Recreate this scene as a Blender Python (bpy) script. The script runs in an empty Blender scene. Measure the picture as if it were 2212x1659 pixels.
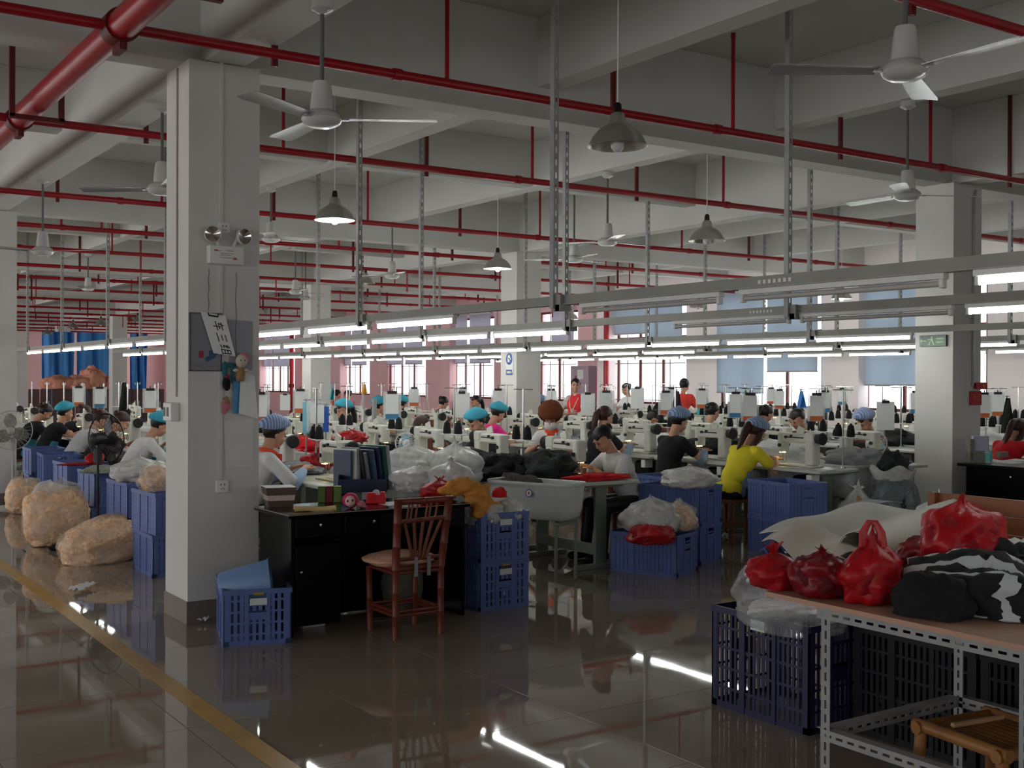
import bpy, math, random
import numpy as np
from mathutils import Vector, Matrix, Euler, noise
random.seed(7)
SC = bpy.context.scene
COL = SC.collection
PI = math.pi
# ------------------------------------------------------------------ camera, world, light, exposure
EYE = 1.6
FOC = 2480.0
cam_data = bpy.data.cameras.new('camera')
cam_data.sensor_width = 36.0
cam_data.lens = 36.0 * FOC / 2212.0
cam_data.clip_end = 200
cam = bpy.data.objects.new('camera', cam_data)
COL.objects.link(cam)
cam.matrix_world = (Matrix.Translation((0, 0, EYE)) @ Matrix.Rotation(math.radians(-34.0), 4, 'Z')
                    @ Matrix.Rotation(math.radians(90 - 0.27), 4, 'X') @ Matrix.Rotation(math.radians(0.24), 4, 'Z'))
SC.camera = cam
SC.view_settings.view_transform = 'Standard'
SC.view_settings.look = 'None'
SC.view_settings.gamma = 1.0
SC.view_settings.use_curve_mapping = False
SC.view_settings.exposure = 0.55
world = bpy.data.worlds.new('daylight')
SC.world = world
world.use_nodes = True
bg = world.node_tree.nodes['Background']
bg.inputs[0].default_value = (0.93, 0.97, 1.0, 1)
bg.inputs[1].default_value = 2.2

def area(name, loc, rot, sx, sy, power, color=(1, 1, 1), spread=PI):
    l = bpy.data.lights.new(name, 'AREA')
    l.shape = 'RECTANGLE'; l.size = sx; l.size_y = sy; l.energy = power; l.color = color; l.spread = spread
    o = bpy.data.objects.new(name, l); o.location = loc; o.rotation_euler = rot
    COL.objects.link(o)
    o.visible_camera = False; o.visible_glossy = False
    return o
area('near_wall_fill', (5, -4.6, 1.9), (math.radians(90), 0, math.radians(0)), 16, 2.0, 40, (0.97, 0.98, 1.0))  # added fill from behind the camera, brightens the faces turned towards it
# daylight entering by the long window walls on both sides of the hall
area('daylight_aisle_windows', (-6.3, 6, 2.0), (0, math.radians(-90), 0), 1.9, 20, 78, (1.0, 0.91, 0.9))
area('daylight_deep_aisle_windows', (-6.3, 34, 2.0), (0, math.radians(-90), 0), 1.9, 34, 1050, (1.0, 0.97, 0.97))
area('daylight_far_windows', (18.75, 24, 2.0), (0, math.radians(90), 0), 1.8, 26, 150, (0.97, 0.98, 1.0))
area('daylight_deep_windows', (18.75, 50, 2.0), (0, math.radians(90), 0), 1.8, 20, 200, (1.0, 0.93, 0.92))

M_CAM = cam.matrix_world.copy()
def ray(px, py):
    return M_CAM.to_3x3() @ Vector(((px - 1106) / FOC, -(py - 829.5) / FOC, -1))
ORG = Vector((0, 0, EYE))
def G(px, py, z=0.0):
    d = ray(px, py); return ORG + d * ((z - EYE) / d.z)
def PX(px, py, X):
    d = ray(px, py); return ORG + d * (X / d.x)
def PY(px, py, Y):
    d = ray(px, py); return ORG + d * (Y / d.y)
# ------------------------------------------------------------------ helpers
MATS = {}
def mat(name, col, rough=0.6, metal=0.0, vary=0.0, vscale=8.0, bump=0.0, bscale=40.0, spec=0.5, emit=None, alpha=1.0, trans=0.0, stretch=None, sheen=0.0):
    """col in sRGB 0-255"""
    if name in MATS: return MATS[name]
    m = bpy.data.materials.new(name); m.use_nodes = True
    nt = m.node_tree; b = nt.nodes['Principled BSDF']
    lin = [((c / 255.0) ** 2.2) for c in col] + [1]
    b.inputs['Base Color'].default_value = lin
    b.inputs['Roughness'].default_value = rough
    b.inputs['Metallic'].default_value = metal
    b.inputs['Specular IOR Level'].default_value = spec
    b.inputs['Alpha'].default_value = alpha
    b.inputs['Transmission Weight'].default_value = trans
    tc = nt.nodes.new('ShaderNodeTexCoord'); mp = nt.nodes.new('ShaderNodeMapping')
    nt.links.new(tc.outputs['Object'], mp.inputs[0])
    if stretch: mp.inputs['Scale'].default_value = stretch
    if vary > 0:
        n = nt.nodes.new('ShaderNodeTexNoise'); n.inputs['Scale'].default_value = vscale; n.inputs['Detail'].default_value = 5
        nt.links.new(mp.outputs[0], n.inputs['Vector'])
        r = nt.nodes.new('ShaderNodeMixRGB'); r.blend_type = 'MULTIPLY'; r.inputs[0].default_value = 1
        r.inputs[1].default_value = lin
        cr = nt.nodes.new('ShaderNodeValToRGB')
        cr.color_ramp.elements[0].position = 0.3; cr.color_ramp.elements[1].position = 0.7
        k = 1 - vary
        cr.color_ramp.elements[0].color = (k, k, k, 1); cr.color_ramp.elements[1].color = (1 + vary * .3,) * 3 + (1,)
        nt.links.new(n.outputs['Fac'], cr.inputs[0]); nt.links.new(cr.outputs[0], r.inputs[2])
        nt.links.new(r.outputs[0], b.inputs['Base Color'])
    if bump > 0:
        n = nt.nodes.new('ShaderNodeTexNoise'); n.inputs['Scale'].default_value = bscale; n.inputs['Detail'].default_value = 4
        nt.links.new(mp.outputs[0], n.inputs['Vector'])
        bp = nt.nodes.new('ShaderNodeBump'); bp.inputs['Strength'].default_value = bump; bp.inputs['Distance'].default_value = 0.02
        nt.links.new(n.outputs['Fac'], bp.inputs['Height']); nt.links.new(bp.outputs[0], b.inputs['Normal'])
    if emit:
        b.inputs['Emission Color'].default_value = [((c / 255.0) ** 2.2) for c in emit[0]] + [1]
        b.inputs['Emission Strength'].default_value = emit[1]
    MATS[name] = m
    return m

def film(name, col, alpha, rough=0.25, tint=0.5, bump=0.6):
    """thin crinkled plastic film: partly see-through"""
    if name in MATS: return MATS[name]
    m = mat(name, col, rough, bump=bump, bscale=14, spec=0.6)
    nt = m.node_tree; b = nt.nodes['Principled BSDF']
    n = nt.nodes.new('ShaderNodeTexNoise'); n.inputs['Scale'].default_value = 9; n.inputs['Detail'].default_value = 6
    cr = nt.nodes.new('ShaderNodeMapRange'); cr.inputs[1].default_value = .35; cr.inputs[2].default_value = .65
    cr.inputs[3].default_value = max(0, alpha - .13); cr.inputs[4].default_value = min(1, alpha + .13)
    tc = nt.nodes.new('ShaderNodeTexCoord'); nt.links.new(tc.outputs['Object'], n.inputs['Vector'])
    nt.links.new(n.outputs['Fac'], cr.inputs[0]); nt.links.new(cr.outputs[0], b.inputs['Alpha'])
    return m

class MB:
    def __init__(s): s.v = []; s.f = []; s.mi = []; s.cur = 0; s.T = None
    def add(s, vs, fs):
        o = len(s.v)
        if s.T is not None: vs = [tuple(s.T @ Vector(p)) for p in vs]
        s.v += [tuple(p) for p in vs]; s.f += [tuple(i + o for i in f) for f in fs]; s.mi += [s.cur] * len(fs)
        return s
    def box(s, c, d, rz=0.0, rot=None, taper=1.0):
        x, y, z = d[0] / 2, d[1] / 2, d[2] / 2
        t = taper
        vs = [(-x, -y, -z), (x, -y, -z), (x, y, -z), (-x, y, -z), (-x * t, -y * t, z), (x * t, -y * t, z), (x * t, y * t, z), (-x * t, y * t, z)]
        R = rot if rot is not None else Matrix.Rotation(rz, 3, 'Z')
        c = Vector(c)
        vs = [R @ Vector(p) + c for p in vs]
        return s.add(vs, [(0, 3, 2, 1), (4, 5, 6, 7), (0, 1, 5, 4), (1, 2, 6, 5), (2, 3, 7, 6), (3, 0, 4, 7)])
    def bb(s, x0, x1, y0, y1, z0, z1):
        return s.box(((x0 + x1) / 2, (y0 + y1) / 2, (z0 + z1) / 2), (x1 - x0, y1 - y0, z1 - z0))
    def rbox(s, c, d, r=0.01, rot=None, n=3):
        """box with rounded vertical edges and chamfered top/bottom"""
        pts = []
        for (sx, sy, a0) in ((1, 1, 0), (-1, 1, 90), (-1, -1, 180), (1, -1, 270)):
            for k in range(n + 1):
                a = math.radians(a0 + 90 * k / n)
                pts.append((sx * (d[0] / 2 - r) + r * math.cos(a), sy * (d[1] / 2 - r) + r * math.sin(a)))
        R = rot if rot is not None else Matrix.Identity(3)
        c = Vector(c); N = len(pts); vs = []
        q = min(r, d[2] / 2.01) * .5
        for (z, ins) in ((-d[2] / 2, q), (-d[2] / 2 + q, 0), (d[2] / 2 - q, 0), (d[2] / 2, q)):
            for (x, y) in pts:
                fx = (d[0] / 2 - ins) / (d[0] / 2); fy = (d[1] / 2 - ins) / (d[1] / 2)
                vs.append(R @ Vector((x * fx, y * fy, z)) + c)
        fs = []
        for j in range(3):
            for i in range(N):
                fs.append((j * N + i, j * N + (i + 1) % N, (j + 1) * N + (i + 1) % N, (j + 1) * N + i))
        fs.append(tuple(range(N - 1, -1, -1))); fs.append(tuple(range(3 * N, 4 * N)))
        return s.add(vs, fs)
    def tube(s, pts, r, n=8, cap=True, closed=False):
        pts = [Vector(p) for p in pts]; N = len(pts)
        rs = r if isinstance(r, (list, tuple)) else [r] * N
        vs = []; up = None
        for i, p in enumerate(pts):
            if closed: d = pts[(i + 1) % N] - pts[i - 1]
            else: d = pts[min(i + 1, N - 1)] - pts[max(i - 1, 0)]
            if d.length < 1e-9: d = Vector((0, 0, 1))
            d.normalize()
            if up is None:
                up = Vector((0, 0, 1)) if abs(d.z) < .9 else Vector((1, 0, 0))
            a = d.cross(up)
            if a.length < 1e-6: a = d.cross(Vector((0, 1, 0)))
            a.normalize(); b = a.cross(d).normalized(); up = b
            for k in range(n):
                t = 2 * PI * k / n
                vs.append(p + (a * math.cos(t) + b * math.sin(t)) * rs[i])
        fs = []
        for i in range(N - 1 + (1 if closed else 0)):
            j = (i + 1) % N
            for k in range(n):
                fs.append((i * n + k, i * n + (k + 1) % n, j * n + (k + 1) % n, j * n + k))
        if cap and not closed:
            fs.append(tuple(range(n - 1, -1, -1))); fs.append(tuple((N - 1) * n + k for k in range(n)))
        return s.add(vs, fs)
    def lathe(s, prof, c=(0, 0, 0), n=16, axis=None, cap=True):
        """prof: list of (r,z)"""
        c = Vector(c); vs = []
        R = axis if axis is not None else Matrix.Identity(3)
        for (r, z) in prof:
            for k in range(n):
                t = 2 * PI * k / n
                vs.append(R @ Vector((r * math.cos(t), r * math.sin(t), z)) + c)
        fs = []
        for i in range(len(prof) - 1):
            for k in range(n):
                fs.append((i * n + k, i * n + (k + 1) % n, (i + 1) * n + (k + 1) % n, (i + 1) * n + k))
        if cap:
            if prof[0][0] > 1e-5: fs.append(tuple(range(n - 1, -1, -1)))
            if prof[-1][0] > 1e-5: fs.append(tuple((len(prof) - 1) * n + k for k in range(n)))
        return s.add(vs, fs)
    def ell(s, c, r, n=12, m=8, rot=None):
        c = Vector(c); R = rot if rot is not None else Matrix.Identity(3)
        vs = [R @ Vector((0, 0, -r[2])) + c]
        for j in range(1, m):
            ph = -PI / 2 + PI * j / m
            for k in range(n):
                t = 2 * PI * k / n
                vs.append(R @ Vector((r[0] * math.cos(ph) * math.cos(t), r[1] * math.cos(ph) * math.sin(t), r[2] * math.sin(ph))) + c)
        vs.append(R @ Vector((0, 0, r[2])) + c)
        fs = []
        for k in range(n): fs.append((0, 1 + (k + 1) % n, 1 + k))
        for j in range(m - 2):
            for k in range(n):
                a = 1 + j * n
                fs.append((a + k, a + (k + 1) % n, a + n + (k + 1) % n, a + n + k))
        a = 1 + (m - 2) * n; L = len(vs) - 1
        for k in range(n): fs.append((a + k, a + (k + 1) % n, L))
        return s.add(vs, fs)
    def capsule(s, p, q, r0, r1, n=10):
        p = Vector(p); q = Vector(q); d = (q - p); L = d.length
        if L < 1e-6: return s.ell(p, (r0, r0, r0))
        R = d.to_track_quat('Z', 'Y').to_matrix()
        prof = []
        for k in range(4):
            a = -PI / 2 + PI / 2 * k / 4
            prof.append((max(1e-4, r0 * math.cos(a)), r0 * math.sin(a)))
        for k in range(5):
            a = PI / 2 * k / 4
            prof.append((max(1e-4, r1 * math.cos(a)), L + r1 * math.sin(a)))
        return s.lathe(prof, p, n, R)
    def sheet(s, fn, nu, nv, thick=0.0):
        vs = []; 
        for j in range(nv + 1):
            for i in range(nu + 1):
                vs.append(Vector(fn(i / nu, j / nv)))
        W = nu + 1
        fs = [(j * W + i, j * W + i + 1, (j + 1) * W + i + 1, (j + 1) * W + i) for j in range(nv) for i in range(nu)]
        if thick:
            N = len(vs)
            nrm = [Vector((0, 0, 0)) for _ in vs]
            for f in fs:
                nn = (vs[f[1]] - vs[f[0]]).cross(vs[f[3]] - vs[f[0]])
                for i in f: nrm[i] += nn
            vs2 = [v - (n_.normalized() if n_.length > 0 else Vector((0, 0, 1))) * thick for v, n_ in zip(vs, nrm)]
            vs = vs + vs2
            fs2 = [tuple(i + N for i in reversed(f)) for f in fs]
            rim = []
            def e(a, b): rim.append((a, a + N, b + N, b))
            for i in range(nu): e(i, i + 1); e(nv * W + i + 1, nv * W + i)
            for j in range(nv): e((j + 1) * W, j * W); e(j * W + nu, (j + 1) * W + nu)
            fs = fs + fs2 + rim
        return s.add(vs, fs)
    def mesh(s, name, smooth=False, ang=40):
        me = bpy.data.meshes.new(name)
        me.from_pydata(s.v, [], s.f)
        if any(s.mi): me.polygons.foreach_set('material_index', s.mi)
        if smooth:
            me.polygons.foreach_set('use_smooth', [True] * len(me.polygons))
            try: me.set_sharp_from_angle(angle=math.radians(ang))
            except Exception: pass
        me.update()
        return me
    def build(s, name, mats, parent=None, smooth=False, ang=40, loc=None):
        me = s.mesh(name, smooth, ang)
        if not isinstance(mats, (list, tuple)): mats = [mats]
        for m in mats: me.materials.append(m)
        o = bpy.data.objects.new(name, me); COL.objects.link(o)
        if parent is not None: o.parent = parent
        if loc is not None: o.location = loc
        return o

def tag(o, label=None, cat=None, group=None, kind=None):
    if label: o['label'] = label
    if cat: o['category'] = cat
    if group: o['group'] = group
    if kind: o['kind'] = kind
    return o
def thing(name, label, cat, loc=(0, 0, 0), rz=0.0, group=None, rot=None, scale=None):
    o = bpy.data.objects.new(name, None); COL.objects.link(o); o.empty_display_size = .1
    o.location = loc; o.rotation_euler = rot if rot is not None else (0, 0, rz)
    if scale: o.scale = (scale,) * 3 if isinstance(scale, (int, float)) else scale
    return tag(o, label, cat, group)
def struct(mb, name, m, parent=None, smooth=False):
    o = mb.build(name, m, parent, smooth)
    if parent is None: o['kind'] = 'structure'
    return o
KIDS = {}
def kids(o):
    return [c for c in KIDLIST.get(o.name, [])]
KIDLIST = {}
def note(o):
    """remember the subtree of a finished prototype (children lookups are slow on big files)"""
    KIDLIST[o.name] = [c for c in o.children]
    for c in KIDLIST[o.name]: note(c)
    return o
def copy_tree(o, parent=None, loc=None, rz=None, label=None, scale=None, swap=None, group=None):
    c = o.copy(); COL.objects.link(c)
    if parent is not None: c.parent = parent
    for ch in kids(o): copy_tree(ch, c, swap=swap)
    if loc is not None: c.location = loc
    if rz is not None: c.rotation_euler = (0, 0, rz)
    if label: c['label'] = label
    if group: c['group'] = group
    if scale: c.scale = (scale,) * 3 if isinstance(scale, (int, float)) else scale
    if swap and c.type == 'MESH':
        nm = c.name.split('.')[0]
        if nm in swap:
            for i, mm in enumerate(swap[nm] if isinstance(swap[nm], list) else [swap[nm]]):
                c.material_slots[i].link = 'OBJECT'; c.material_slots[i].material = mm
    return c
ORD = ['first', 'second', 'third', 'fourth', 'fifth', 'sixth', 'seventh', 'eighth', 'ninth', 'tenth', 'eleventh', 'twelfth', 'thirteenth', 'fourteenth', 'fifteenth', 'sixteenth', 'seventeenth', 'eighteenth', 'nineteenth', 'twentieth', 'twenty-first', 'twenty-second', 'twenty-third', 'twenty-fourth']
# ------------------------------------------------------------------ common materials
m_paint = mat('white_wall_paint', (205, 203, 198), .75, vary=.06, vscale=2, bump=.03, bscale=60)
m_ceil = mat('ceiling_paint', (200, 199, 194), .8, vary=.05, vscale=1.2)
m_pink = mat('pink_wall_paint', (236, 190, 194), .75, vary=.05, vscale=2)
m_palepink = mat('pale_pink_paint', (240, 231, 231), .75, vary=.04, vscale=2)
m_base = mat('baseboard_tile', (118, 108, 98), .35, vary=.1)
m_red = mat('red_pipe_paint', (150, 12, 30), .32, vary=.12, vscale=5, spec=.5)
m_redd = mat('red_bracket_paint', (92, 12, 22), .5, vary=.15)
m_galv = mat('galvanised_steel', (158, 160, 158), .5, .3, vary=.15, vscale=12)
m_chan = mat('channel_steel', (150, 149, 142), .55, .2, vary=.12, vscale=4)
m_black = mat('black_metal', (22, 22, 24), .45)
m_chrome = mat('polished_metal', (205, 205, 200), .16, 1.0)
m_white = mat('white_enamel', (218, 218, 214), .4, vary=.04)
m_offw = mat('machine_enamel', (208, 208, 196), .4, vary=.06, vscale=20)
m_paper = mat('paper', (226, 228, 226), .8, vary=.05, vscale=30)
m_dark = mat('dark_rubber', (16, 16, 17), .7)
m_tube_on = mat('lit_tube', (255, 255, 255), .5, emit=((250, 255, 252), 16.5))
m_tube_off = mat('unlit_tube', (176, 172, 168), .3)
# ------------------------------------------------------------------ building shell
X0, XW, Y0, Y1 = -7.0, 19.1, -5.0, 62.0
CZ = 4.45
CX = [2.65, 10.68, 18.71]
CY = [-0.50, 7.54, 15.58, 23.62, 31.66, 39.7, 47.7, 55.7]
m_floor = mat('glazed_floor_tile', (140, 128, 114), .03, vary=.12, vscale=1.3, spec=.75)
nt = m_floor.node_tree; bs = nt.nodes['Principled BSDF']
_n = nt.nodes.new('ShaderNodeTexNoise'); _n.inputs['Scale'].default_value = 2.2; _n.inputs['Detail'].default_value = 6
_g = nt.nodes.new('ShaderNodeNewGeometry'); nt.links.new(_g.outputs['Position'], _n.inputs['Vector'])
_m = nt.nodes.new('ShaderNodeMapRange'); _m.inputs[1].default_value = .3; _m.inputs[2].default_value = .75; _m.inputs[3].default_value = .012; _m.inputs[4].default_value = .045
nt.links.new(_n.outputs['Fac'], _m.inputs[0]); nt.links.new(_m.outputs[0], bs.inputs['Roughness'])
m_grout = mat('floor_grout', (84, 78, 69), .4)
TS = 0.8
jx, jy = 2.50 % TS, 0.35
floor = struct(MB().bb(X0, XW, Y0, Y1, -.2, -.004), 'floor', m_grout)
# near tiles are pieces of their own, the rest of the paving one part
cands = []
for i in range(int((X0 - jx) / TS) , int((XW - jx) / TS) + 1):
    for j in range(int((Y0 - jy) / TS), int((Y1 - jy) / TS) + 1):
        x, y = jx + TS * (i + .5), jy + TS * (j + .5)
        if x - .4 < X0 or x + .4 > XW + .3 or y + .4 > Y1 or y - .4 < Y0: continue
        v = Vector((x, y, 0)) - ORG
        c = M_CAM.to_3x3().transposed() @ v
        vis = c.z < -1.2 and abs(c.x / -c.z) < .52
        cands.append((0 if vis and -c.z < 15 else 1, -c.z if vis else 99 + v.length, x, y))
cands.sort()
tm = MB(); h = TS / 2 - .0012
tm.add([(-h, -h, -.003), (h, -h, -.003), (h, h, -.003), (-h, h, -.003), (-h + .001, -h + .001, 0), (h - .001, -h + .001, 0), (h - .001, h - .001, 0), (-h + .001, h - .001, 0)],
       [(4, 5, 6, 7), (0, 1, 5, 4), (1, 2, 6, 5), (2, 3, 7, 6), (3, 0, 4, 7)])
tme = tm.mesh('tile'); tme.materials.append(m_floor)
rest = MB()
for k, (q, d, x, y) in enumerate(cands):
    if k < 220 and q == 0:
        o = bpy.data.objects.new('tile', tme); o.location = (x, y, 0); o.parent = floor; COL.objects.link(o)
    else:
        rest.add([(x - h, y - h, 0), (x + h, y - h, 0), (x + h, y + h, 0), (x - h, y + h, 0)], [(0, 1, 2, 3)])
ro = rest.build('tile', m_floor, floor); ro['kind'] = 'stuff'
# ceiling slab and beams
struct(MB().bb(X0, XW, Y0, Y1, CZ, CZ + .15), 'ceiling', m_ceil)
def beam(name, x0, x1, y0, y1, z0):
    struct(MB().bb(x0, x1, y0, y1, z0, CZ - .002), name, m_ceil)
for x in [2.65 - 8.03, *CX[:2]]: beam('beam', x - .13, x + .13, Y0, Y1, 3.66)
for x in (-2.7, -.03, 5.33, 8.0, 13.36, 16.03): beam('beam', x - .1, x + .1, Y0, Y1, 3.9)
for y in CY: beam('beam', X0, XW, y - .129, y + .131, 3.655)
for y in [c + 3.86 for c in CY[:-1]]: beam('beam', X0, XW, y - .1, y + .101, 3.905)
# columns with tiled baseboard
def column(x, y, w=.48, d=.46):
    o = struct(MB().bb(x - w / 2, x + w / 2, y - d / 2, y + d / 2, 0, 3.655), 'column', m_paint)
    struct(MB().bb(x - w / 2 - .008, x + w / 2 + .008, y - d / 2 - .008, y + d / 2 + .008, 0.001, .15), 'baseboard', m_base, o)
    return o
for x in CX[:2] + [-5.38]:
    for y in CY: column(x, y)
# side walls
WIN = [(12.65, 15.45, 0), (16.55, 19.6, 0), (20.75, 23.45, 1), (25.1, 26.95, 1), (29.3, 31.95, 2), (33.5, 36.15, 2), (37.6, 40.3, 2), (44.4, 48.6, 2), (51, 54, 2), (57.5, 60.5, 2)]
SILL, TOPZ = .97, 3.5
w = MB(); pk = MB()
prev = Y0
def wseg(a, b, z0, z1):
    # pale paint up to the seam of the rooms, pink beyond
    for (p, q, m_) in ((a, min(b, 24.2), w), (max(a, 24.2), b, pk)):
        if q > p + 1e-4: m_.bb(XW, XW + .24, p, q, z0, z1)
for (a, b, k) in WIN:
    wseg(prev, a, 0, CZ); wseg(a, b, 0, SILL); wseg(a, b, TOPZ, CZ); prev = b
wseg(prev, Y1, 0, CZ)
struct(w, 'wall_right', m_palepink); struct(pk, 'wall_right_pink', m_pink)
for y in CY[2:]:
    struct(MB().bb(XW - .3, XW - .001, y - .24, y + .24, 0, 3.6), 'column', m_palepink if y < 24 else m_pink)
struct(MB().bb(X0, XW, Y1, Y1 + .2, 0, CZ), 'wall_far', m_pink)
nw = MB().bb(X0, XW, Y0 - .2, Y0, 0, .9).bb(X0, XW, Y0 - .2, Y0, 3.0, CZ)
for a in range(-7, 19, 6): nw.bb(a, a + 4.9, Y0 - .2, Y0, .9, 3.0)
struct(nw, 'wall_near', m_paint)
lw = MB()
for a in range(-5, 62, 4):
    lw.bb(X0 - .2, X0, a, a + 1.2, 0, CZ)
lw.bb(X0 - .2, X0, Y0, Y1, 0, .9); lw.bb(X0 - .2, X0, Y0, Y1, 3.0, CZ)
struct(lw, 'wall_left', m_paint)
m_frame = mat('brown_window_frame', (96, 40, 36), .5, vary=.1)
m_bar = mat('window_security_bar', (120, 96, 92), .5)
m_glass = mat('window_glass', (255, 255, 255), .02, alpha=.12, spec=.3)
m_sky = mat('bright_overcast', (255, 255, 255), 1)
for wi, (a, b, k) in enumerate(WIN):
    f = MB(); x = XW + .05
    f.bb(x, x + .06, a, b, SILL, SILL + .06); f.bb(x, x + .06, a, b, TOPZ - .06, TOPZ); f.bb(x + .001, x + .059, a, b, 2.62, 2.68)
    n = max(2, round((b - a) / .9))
    for i in range(n + 1):
        y = a + .03 + (b - a - .06) * i / n
        f.bb(x + .005, x + .055, y - .03, y + .03, SILL, TOPZ)
    wo = struct(f, 'window_%d' % (wi + 1), m_frame)
    for i in range(n):
        y0_, y1_ = a + (b - a) * i / n + .04, a + (b - a) * (i + 1) / n - .04
        MB().bb(x + .025, x + .031, y0_, y1_, SILL + .06, 2.62).build('pane', m_glass, wo)
        MB().bb(x + .025, x + .031, y0_, y1_, 2.68, TOPZ - .06).build('pane', m_glass, wo)
    if k:
        g = MB()
        nb = int((b - a) / .5)
        for i in range(1, nb): g.tube([(XW - .04, a + (b - a) * i / nb, SILL), (XW - .04, a + (b - a) * i / nb, TOPZ)], .012, 6)
        g.tube([(XW - .04, a, 2.0), (XW - .04, b, 2.0)], .012, 6); g.tube([(XW - .04, a, SILL + .1), (XW - .04, b, SILL + .1)], .012, 6)
        g.build('security_bar', m_bar, wo)
    MB().bb(XW - .06, XW + .05, a - .02, b + .02, SILL - .03, SILL).build('window_sill', m_palepink if k < 2 else m_pink, wo)
# roller blinds: each is a sheet with a hem bar
def cloth_translucent(name, col, k=.3):
    m = mat(name, col, .85, vary=.05, vscale=3); nt = m.node_tree; b = nt.nodes['Principled BSDF']; out = nt.nodes['Material Output']
    tr = nt.nodes.new('ShaderNodeBsdfTranslucent'); tr.inputs[0].default_value = [((c / 255.0) ** 2.2) for c in col] + [1]
    mx = nt.nodes.new('ShaderNodeMixShader'); mx.inputs[0].default_value = k
    nt.links.new(b.outputs[0], mx.inputs[1]); nt.links.new(tr.outputs[0], mx.inputs[2]); nt.links.new(mx.outputs[0], out.inputs['Surface'])
    return m
m_blind = cloth_translucent('blue_blind_cloth', (146, 160, 174), .26)
m_blind2 = cloth_translucent('lilac_blind_cloth', (168, 164, 180), .22)
BL = [(12.95, 13.85, 1.5, m_blind, 'blue roller blind beside the right-hand pillar, partly hidden by it'), (13.9, 15.4, 1.5, m_blind, 'blue roller blind lowered most of the way, just left of the right-hand pillar'),
      (16.58, 18.02, 1.78, m_blind, 'shorter blue roller blind of the pair left of the wall pilaster'), (18.12, 19.6, 1.3, m_blind, 'longest blue roller blind, its hem hanging lowest of all'),
      (20.8, 22.05, 2.62, m_blind, 'blue roller blind over the right half of the barred window'), (22.1, 23.4, 2.76, m_blind, 'blue roller blind raised highest, over the left half of the barred window'),
      (25.15, 26.2, 2.55, m_blind2, 'lilac blind above the window behind the standing woman')]
for q in range(4, 8):
    a, b, k = WIN[q]
    BL.append((a + .05, (a + b) / 2 - .08, 2.08, m_blind2, 'lilac blind on the right half of the %s window from the centre pillar' % ORD[q - 4]))
    BL.append(((a + b) / 2 + .08, b - .08, 2.08, m_blind2, 'lilac blind on the left half of the %s window from the centre pillar' % ORD[q - 4]))
for (a, b, z0, mm, lb) in BL:
    t = thing('roller_blind', lb, 'blind', (XW - .1, (a + b) / 2, z0), group='roller blinds on the window wall')
    hw = (b - a) / 2
    MB().sheet(lambda u, v: (.012 * math.sin(u * 9 + v * 2) * (1 - v), -hw + 2 * hw * u, v * (3.62 - z0)), 12, 8, 0).build('blind_cloth', mm, t, True)
    MB().tube([(0, -hw, 0), (0, hw, 0)], .014, 8).build('hem_bar', m_galv, t)
    MB().tube([(0, -hw, 3.62 - z0), (0, hw, 3.62 - z0)], .035, 10).build('roller', m_white, t)
    MB().bb(0, .1, -hw, -hw + .02, 3.55 - z0, 3.62 - z0).bb(0, .1, hw - .02, hw, 3.55 - z0, 3.62 - z0).build('wall_bracket', m_white, t)
# yellow floor line (aisle marking)
m_yel = mat('yellow_floor_paint', (178, 134, 24), .3, vary=.25, vscale=5)
struct(MB().bb(1.815, 1.915, Y0, 40, .0005, .003), 'floor_marking', m_yel)
# blue tarpaulins and partition at the deep end of the hall
m_tarp = mat('blue_tarpaulin', (78, 144, 210), .55, vary=.15, vscale=2)
for n_, (a, b, lb) in enumerate(((92, 160, 'blue tarpaulin at the deep end, dull left piece'), (168, 250, 'blue tarpaulin at the deep end, widest and brightest piece with folds'), (283, 318, 'narrow blue tarpaulin strip at the deep end next to the window'))):
    p, q = PY(a, 780, 45.5), PY(b, 780, 45.5)
    L = q.x - p.x
    MB_ = MB().sheet(lambda u, v: (L * u, .12 * math.sin(u * 14 + 2 * v) + .05 * math.sin(u * 31), 3.3 * v), 40, 6, .01)
    o = MB_.build('tarpaulin', m_tarp, None, True, loc=(p.x, 45.5, 0)); tag(o, lb, 'tarpaulin')
m_part = mat('dusky_partition', (104, 82, 80), .8, vary=.2, vscale=2)
p, q = PY(60, 870, 41), PY(355, 870, 41)
t = thing('partition', 'long dusky brown low partition across the deep end of the hall', 'partition', (p.x, 41, 0))
for i in range(12):
    wd = (q.x - p.x) / 12
    MB().rbox((wd * (i + .5), 0, .6), (wd - .03, .08, 1.15), .02).build('panel', m_part, t)
m_peach = mat('peach_cloth', (226, 160, 134), .85, vary=.2, vscale=6)
# ------------------------------------------------------------------ fire pipes
PZ = 3.60
MAINX = 1.81
t = thing('sprinkler_main_pipe', 'thick glossy red sprinkler main running along the aisle under the ceiling', 'pipe', (MAINX, 2, PZ))
MB().tube([(0, -6, 0), (0, 38, 0)], .085, 20).build('pipe_run', m_red, t, True)
BY = [3.83, 6.71, 9.54, 13.3, 16.12, 18.95, 21.87, 24.5, 27.5, 31.05, 34.9, 38.1, 40.9, 43.7, 46.8, 50.0, 53.0]
for y in BY[:10]:
    m_ = MB().tube([(0, y - 2 - .07, 0), (0, y - 2 + .07, 0)], .1, 20)
    m_.box((.0, y - 2, -.12), (.04, .16, .05)); m_.tube([(0, y - 2.1, -.115), (0, y - 1.9, -.115)], .012, 6); m_.tube([(0, y - 2.1, .115), (0, y - 1.9, .115)], .012, 6)
    m_.build('coupling', m_redd, t, True)
hg = MB()
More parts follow.
